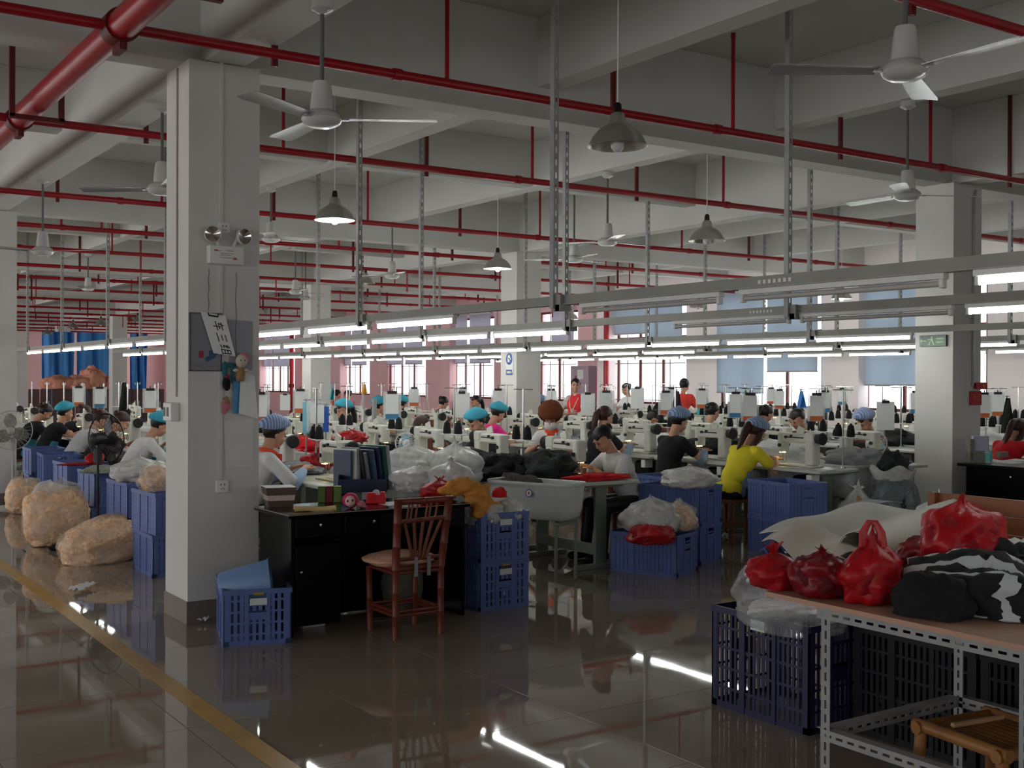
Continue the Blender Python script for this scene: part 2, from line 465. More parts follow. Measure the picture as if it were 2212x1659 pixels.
for y in (2.3, 5.56, 8.9, 12.6, 17, 21, 26):
    for sx in (-.17, .17): hg.bb(sx - .018, sx + .018, y - 2 - .02, y - 2 + .02, -.12, .16 if sx > 0 else .84)
    hg.bb(-.19, .19, y - 2 - .02, y - 2 + .02, -.135, -.1)
    hg.build('hanger_bracket', m_redd, t); hg = MB()
def riser(t, x, z1, r=.016):
    m_ = MB().tube([(x, 0, 0), (x, 0, z1)], r, 8); m_.tube([(x - .05, 0, 0), (x + .05, 0, 0)], .031, 10); m_.tube([(x, 0, z1 - .03), (x, 0, z1 + .01)], .02, 8)
    m_.build('sprinkler_riser', m_red, t, True)
def hanger(t, x, z1):
    MB().bb(x - .018, x + .018, .02, .045, -.07, z1).build('hanger_bracket', m_redd, t)
RIS = {1: ([965, 1583, 2010], [597, 1330, 1822, 2188], [15]), 2: ([612, 1150, 1563], [318, 925, 1380, 1752], []), 3: ([795, 1167, 1474, 350], [126, 594, 997, 1622], []),
       0: ([], [1980], []), 4: ([133, 220, 733, 1310, 1730], [318, 980, 1370], [])}
BLAB = ['nearest red sprinkler pipe, crossing the top right corner', 'red sprinkler pipe crossing in front of the near pillar', 'red sprinkler pipe just behind the near pillar head', 'third red sprinkler pipe behind the near pillar', 'fourth red sprinkler pipe behind the near pillar']
for k, y in enumerate(BY):
    lb = BLAB[k] if k < 5 else '%s red sprinkler pipe counted back from the camera' % ORD[k]
    xe = 18.9 if k else 12
    r = .032 if k < 8 else .03
    t = thing('sprinkler_branch_pipe', lb, 'pipe', (0, y, PZ), group='red sprinkler branch pipes')
    MB().tube([(-6.5, 0, 0), (MAINX, 0, 0), (xe, 0, 0)], r, 12).build('pipe_run', m_red, t, True)
    for x in np.arange(3.6, xe, 2.9): MB().tube([(x - .03, 0, 0), (x + .03, 0, 0)], r + .009, 12).build('coupling', m_red, t, True)
    ups, hs, _ = RIS.get(k, ([], [], []))
    if k in RIS:
        for px in ups: riser(t, PY(px, 300, y).x, CZ - PZ - .06)
        for px in hs: hanger(t, PY(px, 300, y).x, CZ - PZ)
    else:
        for q_, x in enumerate(np.arange(.9 + (k % 3) * .7, 18.5, 2.7)):
            riser(t, x, (CZ - PZ - .06) if q_ % 3 else -.35, .014)
        for x in np.arange(2.1 + (k % 2), 18.5, 3.1): hanger(t, x, CZ - PZ)
# the vertical drop pipe by the far window wall and one on the deep wall
p = PX(1310, 700, 18.6)
t = thing('fire_riser_pipe', 'red vertical fire pipe rising by the window wall, behind the sewing rows', 'pipe', (18.6, p.y, 0))
MB().tube([(0, 0, 0), (0, 0, 3.6)], .07, 14).build('pipe_run', m_red, t, True)
for z in (1.0, 2.4, 3.4): MB().tube([(0, 0, z - .05), (0, 0, z + .05)], .085, 14).build('coupling', m_redd, t, True)
m_ = MB().tube([(0, 0, .66), (.1, 0, .5), (.3, 0, .45)], .05, 10); m_.build('elbow', m_red, t, True)
p = PX(630, 800, 18.6)
t = thing('fire_riser_pipe', 'red vertical fire pipe far left beside the barred deep window', 'pipe', (18.6, p.y, 0))
MB().tube([(0, 0, 0), (0, 0, 3.6)], .09, 14).build('pipe_run', m_red, t, True)
MB().tube([(0, 0, 1.2), (0, 0, 1.35)], .11, 14).build('coupling', m_redd, t, True)
# ------------------------------------------------------------------ light tracks
def slotted(m_, x, y, z0, z1, w=.04, rows=True, th=.002, ax='x'):
    """vertical slotted angle (L) with real slots on one flange: strips and bridges"""
    pitch = .08
    n = max(1, int((z1 - z0) / pitch))
    if ax == 'x':
        m_.bb(x - w / 2, x - w / 2 + th, y, y + w, z0, z1)
        for a in (-w / 2, w / 2 - .013): m_.bb(x + a, x + a + .013, y - th, y, z0, z1)
        for i in range(n + 1): 
            zz = z0 + (z1 - z0) * i / n
            m_.bb(x - w / 2 + .013, x + w / 2 - .013, y - th, y, max(z0, zz - .022), min(z1, zz + .022))
TL = 2.035
def make_lamp(on):
    L = 1.2
    m1 = MB().rbox((0, 0, .03), (.042, L + .06, .03), .006)
    for s_ in (-1, 1): m1.rbox((0, s_ * (L / 2 + .012), .0), (.036, .022, .05), .006)
    return m1, MB().tube([(0, -L / 2, -.004), (0, L / 2, -.004)], .0165 if on else .014, 12)
def lamp_proto(on):
    t = thing('tube_lamp', 'x', 'lamp', (0, 0, -50))
    a, b = make_lamp(on)
    a.build('batten', m_white, t, True); b.build('tube', m_tube_on if on else m_tube_off, t, True)
    return note(t)
LP = {}
def lamp_at(x, y, on, label, group):
    if on not in LP:
        t = lamp_proto(on); LP[on] = t; t.location = (x, y, TL)
        t['label'] = label; t['group'] = group; return t
    return copy_tree(LP[on], loc=(x, y, TL), label=label, group=group)
TR = [  # X, y start, y end, gap offset, pitch, unlit indices by gap y ranges, missing ranges, rods
    (4.45, 1.6, 23.6, 3.08, 1.402, [(3.0, 6.0)], [(5.85, 7.3)], [6.03, 8.86, 11.6, 14.2, 16.9, 19.7, 22.4], 'nearest light track'),
    (6.38, 2.9, 24.0, 4.42, 1.353, [(4.4, 7.2)], [(7.03, 8.4)], [5.79, 8.5, 11.2, 13.95, 16.6, 19.3, 22.0], 'second light track'),
    (9.8, 3.3, 25.0, 7.27, 1.360, [], [(4.5, 7.2)], [5.9, 8.61, 11.32, 14.1, 16.8, 19.5, 22.3], 'third light track'),
    (12.6, 6.0, 26.5, 9.25, 1.385, [], [(11.6, 13.0)], [8, 10.6, 13.2, 16.0, 18.7, 21.4, 24.2], 'fourth light track'),
    (15.8, 7.0, 25.0, 10.4, 1.38, [], [], [9, 12, 15, 18, 21, 24], 'fifth light track')]
for ti, (x, ya, yb, g0, pt, unlit, missing, rods, nm) in enumerate(TR):
    t = thing('light_track', 'grey steel channel of the %s, hung on slotted rods' % nm, 'light track', (x, ya, 2.085), group='steel light tracks')
    c = MB(); L = yb - ya
    c.bb(-.02, .02, 0, L, .05, .056); c.bb(-.02, -.016, 0, L, 0, .05); c.bb(.016, .02, 0, L, 0, .05)
    c.build('channel', m_chan, t)
    lip = MB().bb(-.035, .035, 0, L, -.006, -.001); lip.build('cable_tray', m_galv, t)
    for y in rods:
        r_ = MB(); slotted(r_, -.045, y - ya, -.03, (CZ if ti else CZ) - 2.085); r_.build('hanging_rod', m_galv, t)
        MB().bb(-.05, .045, y - ya - .05, y - ya - .003, -.045, -.005).bb(-.05, -.022, y - ya - .06, y - ya + .04, -.045, .06).build('bracket', m_chan, t)
    if ti < 2:
        q = PX((1668, 1640)[ti], (601, 667)[ti], x - .022)
        oh = MB()
        for i_ in range(7): oh.box((-.0215, q.y - ya - .12 + .035 * i_, .025), (.002, .02, .02))
        oh.build('outlet_strip', m_white, t)
    k0 = int(math.ceil((ya - g0) / pt)); k = k0; idx = 0
    while True:
        a = g0 + k * pt; b = a + pt; k += 1
        if b > yb + .05: break
        mid = (a + b) / 2
        if any(p_ <= mid <= q_ for p_, q_ in missing): continue
        on = not any(p_ <= mid <= q_ for p_, q_ in unlit)
        lamp_at(x, mid, on, '%s fluorescent tube, %s from the near end of the %s' % ('glowing white' if on else 'unlit grey', ORD[idx], nm), 'tube lamps on the %s' % nm)
        idx += 1
# ------------------------------------------------------------------ ceiling fans and pendant lamps
m_fanw = mat('fan_enamel', (205, 205, 202), .22, .25, spec=.8)
m_fanb = mat('fan_blade', (170, 172, 172), .25, .5)
m_rod = mat('dark_grey_rod', (92, 94, 92), .5)
def make_fan(rod):
    t = thing('ceiling_fan', 'x', 'fan')
    MB().tube([(0, 0, .1), (0, 0, rod)], .012, 8).build('down_rod', m_rod, t)
    MB().lathe([(.012, .22), (.045, .215), (.05, .2), (.062, .1), (.066, .055), (.03, .05)], n=20).build('rod_cover', m_chrome if rod < .6 else m_fanw, t, True)
    MB().lathe([(.02, .06), (.075, .055), (.105, .03), (.112, .008), (.1, -.015), (.07, -.03), (.02, -.036), (.0005, -.036)], n=24).build('motor', m_fanw, t, True)
    MB().lathe([(.06, rod - .005), (.062, rod - .05), (.015, rod - .075)], n=14).build('canopy', m_fanw, t, True)
    for k in range(3):
        R = Matrix.Rotation(2 * PI * k / 3, 3, 'Z')
        def fn(u, v):
            r = .13 + .5 * u; w_ = (.05 + .02 * u) * (1 if u < .93 else .85)
            y = (v - .5) * 2 * w_
            return R @ Vector((r, y, .012 + y * .12 + .004 * (1 - (2 * v - 1) ** 2)))
        b = MB().sheet(fn, 8, 4, .003); b.T = None
        b.box(R @ Vector((.115, 0, .008)), (.07, .03, .008), rot=R)
        b.build('blade', m_fanb, t, True)
    return t
FANS = [(695, 262, 2.65, 3.66, -31, 'ceiling fan nearest the near pillar, with a bright metal rod cover'), (1955, 158, 4.5, 4.45, 148, 'ceiling fan in the top right corner, the largest in view'), (1960, 425, 8.0, 3.9, -30, 'ceiling fan in front of the right pillar head'),
        (585, 518, 5.33, 3.9, 5, 'ceiling fan directly right of the near pillar at emergency lamp height'), (350, 412, 2.65, 3.66, 143, 'ceiling fan half hidden behind the left edge of the near pillar'), (92, 545, 2.65, 3.66, -45, 'ceiling fan beside the far left pillar'),
        (1312, 525, 8.0, 3.9, 3, 'ceiling fan hanging below the large pendant lamp, mid hall'), (847, 597, 8.0, 3.9, 15, 'ceiling fan between the two lit pendants'), (190, 625, 5.33, 3.9, 3, 'small ceiling fan over the left sewing rows'),
        (638, 632, 8.0, 3.9, 20, 'small ceiling fan beside the second pillar, left one'), (660, 645, 10.0, 4.4, 40, 'small ceiling fan beside the second pillar, right one'), (1240, 562, 8.7, 4.4, 15, 'small ceiling fan seen between the two hanging rods at centre')]
fp = {}
for (px, py, X, zt, ang, lb) in FANS:
    c = PX(px, py, X); rod = round(zt - c.z, 2)
    key = round(rod, 1)
    if key not in fp:
        f = make_fan(rod); f.location = c; f.rotation_euler = (0, 0, math.radians(ang)); f['label'] = lb; f['group'] = 'ceiling fans'; fp[key] = note(f)
    else: copy_tree(fp[key], loc=c, rz=math.radians(ang), label=lb, group='ceiling fans')
m_bulb = mat('lit_bulb', (255, 255, 255), .5, emit=((255, 255, 250), 60.0))
m_bulboff = mat('unlit_bulb', (200, 200, 196), .2)
m_shade = mat('aluminium_shade', (206, 204, 196), .3, .85)
def make_pendant(lit):
    t = thing('pendant_lamp', 'x', 'pendant lamp')
    prof = [(.026, .2), (.042, .19), (.05, .15), (.058, .128), (.09, .112), (.125, .085), (.155, .048), (.176, .004), (.182, -.004), (.176, -.005), (.15, .046), (.12, .08), (.086, .105), (.05, .12)]
    MB().lathe(prof, n=32, cap=False).build('shade', m_shade, t, True, 60)
    MB().lathe([(.012, .26), (.022, .25), (.026, .2), (.034, .17)], n=16).build('lamp_holder', m_black, t, True)
    MB().tube([(0, 0, .25), (0, 0, 1.42)], .004, 6).build('cord', m_white, t)
    MB().lathe([(.018, .12), (.02, .08), (.036, .05), (.042, .02), (.038, -.015), (.02, -.035), (.0005, -.04)], n=16).build('bulb', m_bulb if lit else m_bulboff, t, True)
    return note(t)
PEN = [(1334, 315, 4.4, 0, 'large unlit aluminium pendant lamp, upper middle, nearest of all'), (723, 475, 4.4, 1, 'lit pendant lamp with a glaring bulb right of the near pillar'), (1075, 580, 7.9, 1, 'lit pendant lamp in front of the centre pillar'), (1527, 520, 7.9, 0, 'unlit pendant lamp right of centre below the sprinkler pipes'),
       (1818, 645, 15.8, 1, 'small lit pendant lamp left of the right pillar'), (790, 612, 9.8, 0, 'small dull pendant lamp behind a hanging rod left of centre'), (1232, 688, 15.8, 0, 'dull pendant lamp far off between the first two light tracks'), (1508, 664, 15.8, 0, 'dull pendant lamp behind the tracks in front of a blue blind'),
       (563, 665, 14, 0, 'dull pendant lamp just right of the near pillar edge'), (298, 695, 10, 0, 'pendant lamp over the deep left rows, just left of the near pillar'), (218, 702, 9, 0, 'pendant lamp over the deep left rows, middle one'), (158, 708, 9, 0, 'pendant lamp over the deep left rows, third from the near pillar'), (102, 722, 9, 0, 'pendant lamp over the deep left rows, beside the far left pillar')]
pp = {}
for (px, py, X, lit, lb) in PEN:
    c = PX(px, py, X)
    sc = 1.0
    if lit not in pp:
        f = make_pendant(lit); f.location = c; f['label'] = lb; f['group'] = 'pendant lamps'; pp[lit] = f
    else: copy_tree(pp[lit], loc=c, label=lb, group='pendant lamps')
    if lit:
        l = bpy.data.lights.new('pendant_glow', 'POINT'); l.energy = 12; l.shadow_soft_size = .04
        lo = bpy.data.objects.new('pendant_glow', l); lo.location = c + Vector((0, 0, -.07)); COL.objects.link(lo)
# ------------------------------------------------------------------ sewing work places
m_tabtop = mat('table_laminate', (186, 188, 178), .35, vary=.06, vscale=6)
m_tleg = mat('grey_green_steel', (122, 128, 116), .5, vary=.08)
m_motor = mat('motor_black', (34, 34, 36), .5)
m_thread = mat('black_thread', (20, 20, 24), .8, bump=.3, bscale=120)
m_wthread = mat('white_thread', (214, 212, 204), .8)
m_led = mat('needle_light', (255, 230, 120), .5, emit=((255, 226, 120), 9.0))
m_clear = film('clear_plastic', (225, 228, 228), .45, .15)
def sewing_machine():
    """origin on the table; operator on the -Y side, needle at -X, handwheel at +X"""
    t = thing('sewing_machine', 'x', 'sewing machine')
    b = MB().rbox((0, 0, .008), (.5, .18, .016), .02); b.rbox((.02, .0, .018), (.3, .1, .006), .02)
    b.build('bed', m_offw, t, True)
    b = MB().rbox((.17, 0, .14), (.11, .12, .25), .025); b.rbox((.0, 0, .275), (.45, .1, .095), .03); b.rbox((-.205, 0, .225), (.075, .11, .19), .022)
    b.rbox((.17, 0, .29), (.12, .13, .1), .03)
    b.build('arm', m_offw, t, True)
    MB().tube([(.225, 0, .28), (.3, 0, .28)], [.045, .062], 18).tube([(.3, 0, .28), (.31, 0, .28)], [.062, .05], 18).build('handwheel', m_motor, t, True)
    MB().tube([(-.21, -.0, .13), (-.21, 0, .04)], .006, 8).box((-.21, -.0, .03), (.03, .04, .006)).tube([(-.19, .02, .14), (-.19, .02, .04)], .004, 6).build('needle_bar', m_chrome, t)
    k = MB()
    for (x, z, r) in ((-.2, .2, .018), (-.12, .285, .014), (-.05, .3, .01)):
        for s_ in (-1, 1): k.tube([(x, s_ * .05, z), (x, s_ * .072, z)], r, 12)
    k.build('tension_dial', m_motor, t, True)
    MB().rbox((.02, .0, .35), (.09, .018, .07), .006, Matrix.Rotation(.35, 3, 'Y')).box((.03, 0, .325), (.02, .015, .03)).build('control_panel', m_offw, t)
    MB().box((-.2, -.02, .128), (.05, .03, .006)).build('needle_lamp', m_led, t)
    MB().box((.0, .051, .283), (.2, .002, .012)).box((-.0, -.051, .283), (.2, .002, .012)).build('dark_stripe', m_motor, t)
    MB().tube([(.14, 0, .33), (.14, 0, .37)], .007, 8).build('thread_post', m_chrome, t)
    return note(t)
def sewing_table():
    t = thing('sewing_table', 'x', 'sewing table')
    MB().rbox((0, 0, .73), (1.16, .58, .035), .03).build('tabletop', m_tabtop, t, True)
    for sx in (-1, 1):
        l = MB().rbox((sx * .42, 0, .355), (.035, .12, .66), .008); l.rbox((sx * .42, 0, .70), (.06, .46, .03), .006); l.rbox((sx * .42, 0, .02), (.06, .52, .04), .01)
        l.build('leg', m_tleg, t, True)
    MB().rbox((0, .05, .16), (.84, .03, .09), .006).build('cross_beam', m_tleg, t)
    MB().rbox((0, -.1, .12), (.26, .2, .012), .02, Matrix.Rotation(.25, 3, 'X')).build('foot_pedal', m_tleg, t)
    MB().rbox((.12, .05, .58), (.26, .16, .16), .04).tube([(.12, .05, .66), (.28, .05, .715)], .02, 8).build('motor', m_motor, t, True)
    MB().rbox((.42, -.2, .655), (.07, .12, .09), .01).build('switch_box', m_white, t)
    return note(t)
def thread_stand():
    t = thing('thread_stand', 'x', 'thread stand')
    MB().tube([(0, 0, 0), (0, 0, .76)], .009, 8).lathe([(.028, 0), (.026, .012), (.01, .02)], n=12).build('pole', m_chrome, t, True)
    MB().tube([(-.13, 0, .755), (.13, 0, .755)], .005, 6).tube([(-.1, 0, .755), (-.1, 0, .72)], .003, 6).tube([(.1, 0, .755), (.1, 0, .72)], .003, 6).build('crossbar', m_chrome, t)
    MB().rbox((.02, 0, .3), (.3, .09, .008), .02).tube([(-.06, 0, .3), (-.06, 0, .44)], .003, 6).tube([(.1, 0, .3), (.1, 0, .44)], .003, 6).build('spool_shelf', m_white, t)
    return note(t)
def cone():
    t = MB().lathe([(.034, 0), (.04, .01), (.036, .06), (.026, .11), (.012, .118), (.01, .13)], n=14).build('thread_cone', m_thread, None, True)
    return note(tag(t, 'x', 'thread cone'))
def clipboard(flag):
    t = thing('clipboard', 'x', 'clipboard')
    MB().rbox((0, 0, -.15), (.19, .006, .3), .004).build('plastic_sleeve', m_clear, t)
    MB().sheet(lambda u, v: (-.07 + .14 * u, -.006 - .012 * (1 - v) ** 2, -.24 + .21 * v), 4, 6, .001).build('paper_sheet', m_paper, t, True)
    MB().rbox((0, -.012, -.012), (.1, .014, .03), .005).tube([(0, -.008, 0), (0, -.008, .03)], .006, 6).build('clip', m_motor, t)
    MB().box((0, -.002, -.27), (.14, .004, .05)).build('card', flag, t)
    return note(t)
P_MACH = P_TAB = P_STAND = P_CONE = None
m_orcard = mat('orange_card', (206, 108, 62), .7); m_blcard = mat('blue_card', (70, 130, 170), .7)
ROWN = {}
def pocket(proto, loc, rz, label, group, used={}):
    """first use moves the prototype itself"""
    if proto.name not in used:
        used[proto.name] = 1
        proto.location = loc; proto.rotation_euler = (0, 0, rz); proto['label'] = label; proto['group'] = group
        return proto
    return copy_tree(proto, loc=loc, rz=rz, label=label, group=group)
P_MACH, P_TAB, P_STAND, P_CONE = sewing_machine(), sewing_table(), thread_stand(), cone()
P_CLIP = [clipboard(m_orcard), clipboard(m_blcard)]
rnd = random.Random(3)
def station(X, Y, face, row, k, clip=None, cones=2, stand=True, mach=True):
    """face +1: the operator looks to +X, -1: to -X; X is the table centre line"""
    rz = -PI / 2 * face
    R = Matrix.Rotation(rz, 3, 'Z')
    lb = '%s from the camera, %s' % (ORD[k], row)
    pocket(P_TAB, (X, Y, 0), rz, 'pale sewing table, ' + lb, 'sewing tables')
    if mach: pocket(P_MACH, Vector((X, Y, .7485)) + R @ Vector((.05, .02, 0)), rz, 'cream sewing machine, ' + lb, 'sewing machines')
    if stand:
        p = Vector((X, Y, .7485)) + R @ Vector((.44, .2, 0))
        a = rz + rnd.uniform(-.3, .3)
        RR = Matrix.Rotation(a, 3, 'Z')
        pocket(P_STAND, p, a, 'steel thread stand, ' + lb, 'thread stands')
        for c, cx in zip(range(cones), (-.06, .1)):
            pocket(P_CONE, p + RR @ Vector((cx, 0, .305)), 0, '%s black cone, thread stand %s' % (('near', 'far')[c], lb), 'black thread cones')
        if clip is not None:
            pocket(P_CLIP[clip], p + RR @ Vector((0, -.03 * face, .71)) + Vector((-.03, -.02, 0)), math.radians(-34 + rnd.uniform(-12, 12)), 'clipboard with %s card, %s' % (('orange', 'blue')[clip], lb), 'clipboards on the thread stands')
RA = 'first sewing row beyond the pillar, its workers facing left'
ROWS = [  # X, Y of the nearest, count, face, name, clip pattern
    (4.1, 8.75, 12, 1, 'sewing row next to the aisle', [1, None, 0, None, 1, 0, None, 1, 0, None, None, None]),
    (6.05, 8.05, 12, -1, 'row behind the white tubs', [None, None, 1, None, 0, None, 1, None, 0, None, None, None]),
    (8.66, 7.85, 11, 1, 'row of the woman in yellow', [None, 0, None, 1, None, 0, None, 0, None, None, None]),
    (9.78, 7.9, 11, -1, 'row facing the woman in yellow', [0, 1, 0, None, 0, None, 1, None, None, None, None]),
    (12.1, 7.4, 10, 1, 'fifth sewing row', [1, 0, None, 1, None, 0, None, None, None, None]),
    (13.2, 8.0, 9, -1, 'sixth sewing row', [0, 1, None, 0, None, 0, None, None, None]),
    (15.3, 9.0, 8, 1, 'seventh sewing row', [1, None, 0, None, None, 0, None, None]),
    (16.4, 9.5, 8, -1, 'last sewing row before the windows', [0, None, None, 1, None, None, None, None])]
for (X, Y, n, f, nm, cl) in ROWS:
    for k in range(n):
        far = k > 8
        station(X, Y + 1.2 * k, f, nm, k, cl[k] if k < len(cl) else None, 2 if k < 7 else 0, stand=not (X == 4.1 and k == 0))
# two more stations close to the right edge behind the right-hand desk
station(12.1, 5.6, 1, 'short row at the right edge', 0, None, 2)
station(13.3, 6.2, -1, 'short row at the right edge', 1, None, 2)
# white tubs between the rows
m_tub = mat('white_plastic_tub', (196, 200, 196), .35, vary=.04)
def rr(w, l, r, n=5):
    pts = []
    for (sx, sy, a0) in ((1, 1, 0), (-1, 1, 90), (-1, -1, 180), (1, -1, 270)):
        for k in range(n + 1):
            a = math.radians(a0 + 90 * k / n); pts.append((sx * (w / 2 - r) + r * math.cos(a), sy * (l / 2 - r) + r * math.sin(a)))
    return pts
def tub(w=.44, l=1.18, h=.34):
    t = thing('sewing_tub', 'x', 'tub')
    m_ = MB(); rings = []
    for (sc, z) in ((.5, -h), (.62, -h * .985), (.78, -h * .9), (.87, -h * .7), (.93, -h * .3), (.96, -.03), (1.0, -.028), (1.02, -.012), (1.0, 0), (.95, -.004), (.93, -.03), (.9, -h * .4), (.82, -h * .8), (.6, -h * .95), (.4, -h * .96)):
        rings.append([((x * (sc if sc > .9 else sc)), y * (1 - (1 - sc) * .45), z) for x, y in rr(w, l, .1)])
    N = len(rings[0]); vs = [p for r in rings for p in r]; fs = []
    for j in range(len(rings) - 1):
        for i in range(N): fs.append((j * N + i, j * N + (i + 1) % N, (j + 1) * N + (i + 1) % N, (j + 1) * N + i))
    fs.append(tuple(range(N - 1, -1, -1))); fs.append(tuple(range((len(rings) - 1) * N, len(rings) * N)))
    m_.add(vs, fs).build('tub_body', m_tub, t, True, 50)
    for sy in (-1, 1):
        sy *= l * .36 / .42
        MB().rbox((0, sy * .42, -h - .02), (w * .77, .04, .03), .005).tube([(-.14, sy * .42, -h - .02), (-.14, sy * .42, -.77)], .014, 8).tube([(.14, sy * .42, -h - .02), (.14, sy * .42, -.77)], .014, 8).build('support_frame', m_tleg, t)
    return note(t)
P_TUB = tub()
TUBS = []
k = 0
for X, ya, n, nm in ((5.34, 9.0, 9, 'first'), (9.14, 7.95, 9, 'second'), (12.65, 8.2, 8, 'third'), (15.85, 9.6, 6, 'fourth'), (4.72, 8.9, 1, 'aisle')):
    for i in range(n):
        o = pocket(P_TUB, (X, ya + 1.24 * i, .79 if X < 5.5 else .77), 0, 'long white plastic tub, %s from the camera, %s line of tubs' % (ORD[i], nm), 'white tubs between the rows')
        TUBS.append((X, ya + 1.24 * i))
m_blue = mat('sticker_blue', (40, 78, 150), .5)
p = PX(1158, 1040, 5.28)
P_TUB1 = tub(.36, .80, .3); P_TUB1.location = (5.28, p.y, .79); P_TUB1.rotation_euler = (0, 0, math.radians(20)); tag(P_TUB1, 'nearest white tub, with the round sticker, in front of the woman in the white blouse', 'tub', 'white tubs between the rows')
tub_c = Vector((5.28, p.y, .79)); TR20 = Matrix.Rotation(math.radians(20), 3, 'Z')
p = tub_c + TR20 @ Vector((-.183, -.06, -.085))
t = thing('round_sticker', 'round white sticker with a blue ring on the nearest white tub', 'sticker', p, rot=(0, math.radians(-84), math.radians(20)))
MB().lathe([(.032, 0), (.032, .002), (.001, .002)], n=24).build('ring', m_blue, t); MB().lathe([(.025, .0021), (.025, .003), (.001, .003)], n=24).build('face', m_white, t); MB().lathe([(.011, .0031), (.011, .004), (.001, .004)], n=16).build('dot', mat('dull_red', (170, 90, 90), .6), t)

# ------------------------------------------------------------------ soft things: bags, sacks, cloth
def nz(p, s, seed=0): return noise.noise(Vector(p) * s + Vector((seed * 7.3, seed * 3.1, seed * 1.7)))
def blob(c, r, seed=1, amp=.12, fs=2.2, crinkle=.05, flat=-.72, n=40, m=26, neck=0.0, top=None, sq=1.0):
    """crumpled closed shape: an ellipsoid pushed about by noise, flat where it rests"""
    mb = MB().ell((0, 0, 0), (1, 1, 1), n, m)
    vs = []
    for v in mb.v:
        v = Vector(v)
        d = 1 + amp * nz(v, fs, seed) * 1.6
        rg = 1 - abs(nz(v, fs * 2.6, seed + 5)) * 2
        d += crinkle * rg + crinkle * .5 * (1 - 2 * abs(nz(v, fs * 6, seed + 9)))
        if neck and v.z > .1:
            a_ = math.atan2(v.y, v.x); d += .05 * (v.z - .1) * math.sin(11 * a_ + 3 * nz(v, 2, seed))
        if sq != 1.0: v = Vector([math.copysign(abs(c_) ** sq, c_) for c_ in v])
        q = v * d
        if q.z < flat: q.z = flat + (q.z - flat) * .06
        if neck and q.z > .7:
            t_ = (q.z - .7) / .4; q.x *= max(.15, 1 - 1.1 * t_); q.y *= max(.15, 1 - 1.1 * t_); q.z += neck * t_
        vs.append((q.x * r[0] + c[0], q.y * r[1] + c[1], q.z * r[2] + c[2] - 0))
    mb.v = vs
    return mb
def merge(a, b):
    o = len(a.v); a.v += b.v; a.f += [tuple(i + o for i in f) for f in b.f]; a.mi += b.mi; return a
def cloth_heap(name, label, cat, loc, r, m_, seed=1, rz=0, amp=.28, crinkle=.16, fs=2.0, flat=-.35, parts=None, group=None, rot=None):
    b = blob((0, 0, 0), r, seed, amp, fs, crinkle, flat, 44, 26)
    zmin = min(v[2] for v in b.v)
    b.v = [(x, y, z - zmin) for x, y, z in b.v]
    o = b.build(name, m_, None, True, 70, loc=loc); o.rotation_euler = rot or (0, 0, rz)
    return tag(o, label, cat, group)
def knot(t, z, m_, s=.05, seed=0, ang=0):
    """two tied ears of a shopping bag"""
    for k in (-1, 1):
        a = ang
        f = lambda u, v, k=k: (math.cos(a) * k * (s * .15 + s * .9 * u) + .25 * s * math.sin(4 * v + seed) * u, math.sin(a) * k * (s * .15 + s * .9 * u) + (v - .5) * s * (.35 + .8 * u), z + s * (1.1 * u - .3 * u * u) + .12 * s * math.sin(7 * v + seed))
        MB().sheet(f, 7, 6, .0015).build('tied_ear', m_, t, True, 80)
def bag(name, label, loc, r, film_m, inner_m=None, seed=1, rz=0, ear=.06, group=None, inner_scale=.9, amp=.17, crinkle=.06, neck=.15, rot=None):
    ear = ear * .7
    t = thing(name, label, 'bag', loc, rz, group, rot=rot)
    b = blob((0, 0, 0), r, seed, amp, 2.0, crinkle, -.7, 56, 34, neck); z0 = min(v[2] for v in b.v); b.v = [(x, y, z - z0) for x, y, z in b.v]
    b.build('bag_film', film_m, t, True, 75)
    if inner_m is not None:
        s = inner_scale
        b = blob((0, 0, 0), (r[0] * s, r[1] * s, r[2] * s * .95), seed + 2, amp * 1.2, 2.6, crinkle * 1.2, -.7, 40, 24); z0 = min(v[2] for v in b.v); b.v = [(x, y, z - z0 + .006) for x, y, z in b.v]
        b.build('contents', inner_m, t, True, 75)
    if ear: knot(t, r[2] * 1.62 + neck * r[2] * .6, film_m, ear, seed, seed)
    return t
f_red = film('red_film', (188, 14, 30), .74, .4)
f_red2 = film('deep_red_film', (128, 14, 30), .93, .35)
f_clear = film('clear_film', (222, 224, 222), .28, .16)
f_clear2 = film('milky_film', (214, 214, 210), .62, .25)
f_dark = film('grey_film', (120, 132, 134), .6, .2)
m_foam = mat('peach_foam_scraps', (246, 202, 160), .85, vary=.36, vscale=30, bump=1.0, bscale=34)
m_whitec = mat('white_cloth', (214, 214, 210), .85, vary=.08, bump=.2)
m_greyc = mat('grey_cloth', (132, 134, 136), .85, vary=.1, bump=.2)
m_blackc = mat('black_cloth', (24, 24, 27), .85, vary=.2, bump=.3)
m_dgreen = mat('dark_green_cloth', (40, 46, 44), .85, vary=.2, bump=.3)
m_dbrown = mat('dark_brown_cloth', (54, 46, 44), .85, vary=.2, bump=.3)
m_redc = mat('red_cloth', (206, 22, 34), .8, vary=.15, bump=.2)
m_redin = mat('red_scraps', (150, 14, 28), .8, vary=.4, vscale=20)
m_maroon = mat('maroon_cloth', (90, 20, 34), .85, vary=.3, vscale=12)
m_orange = mat('orange_plush', (232, 156, 72), .95, vary=.25, vscale=18, bump=.9, bscale=120)
m_green = mat('green_card', (28, 140, 66), .6)
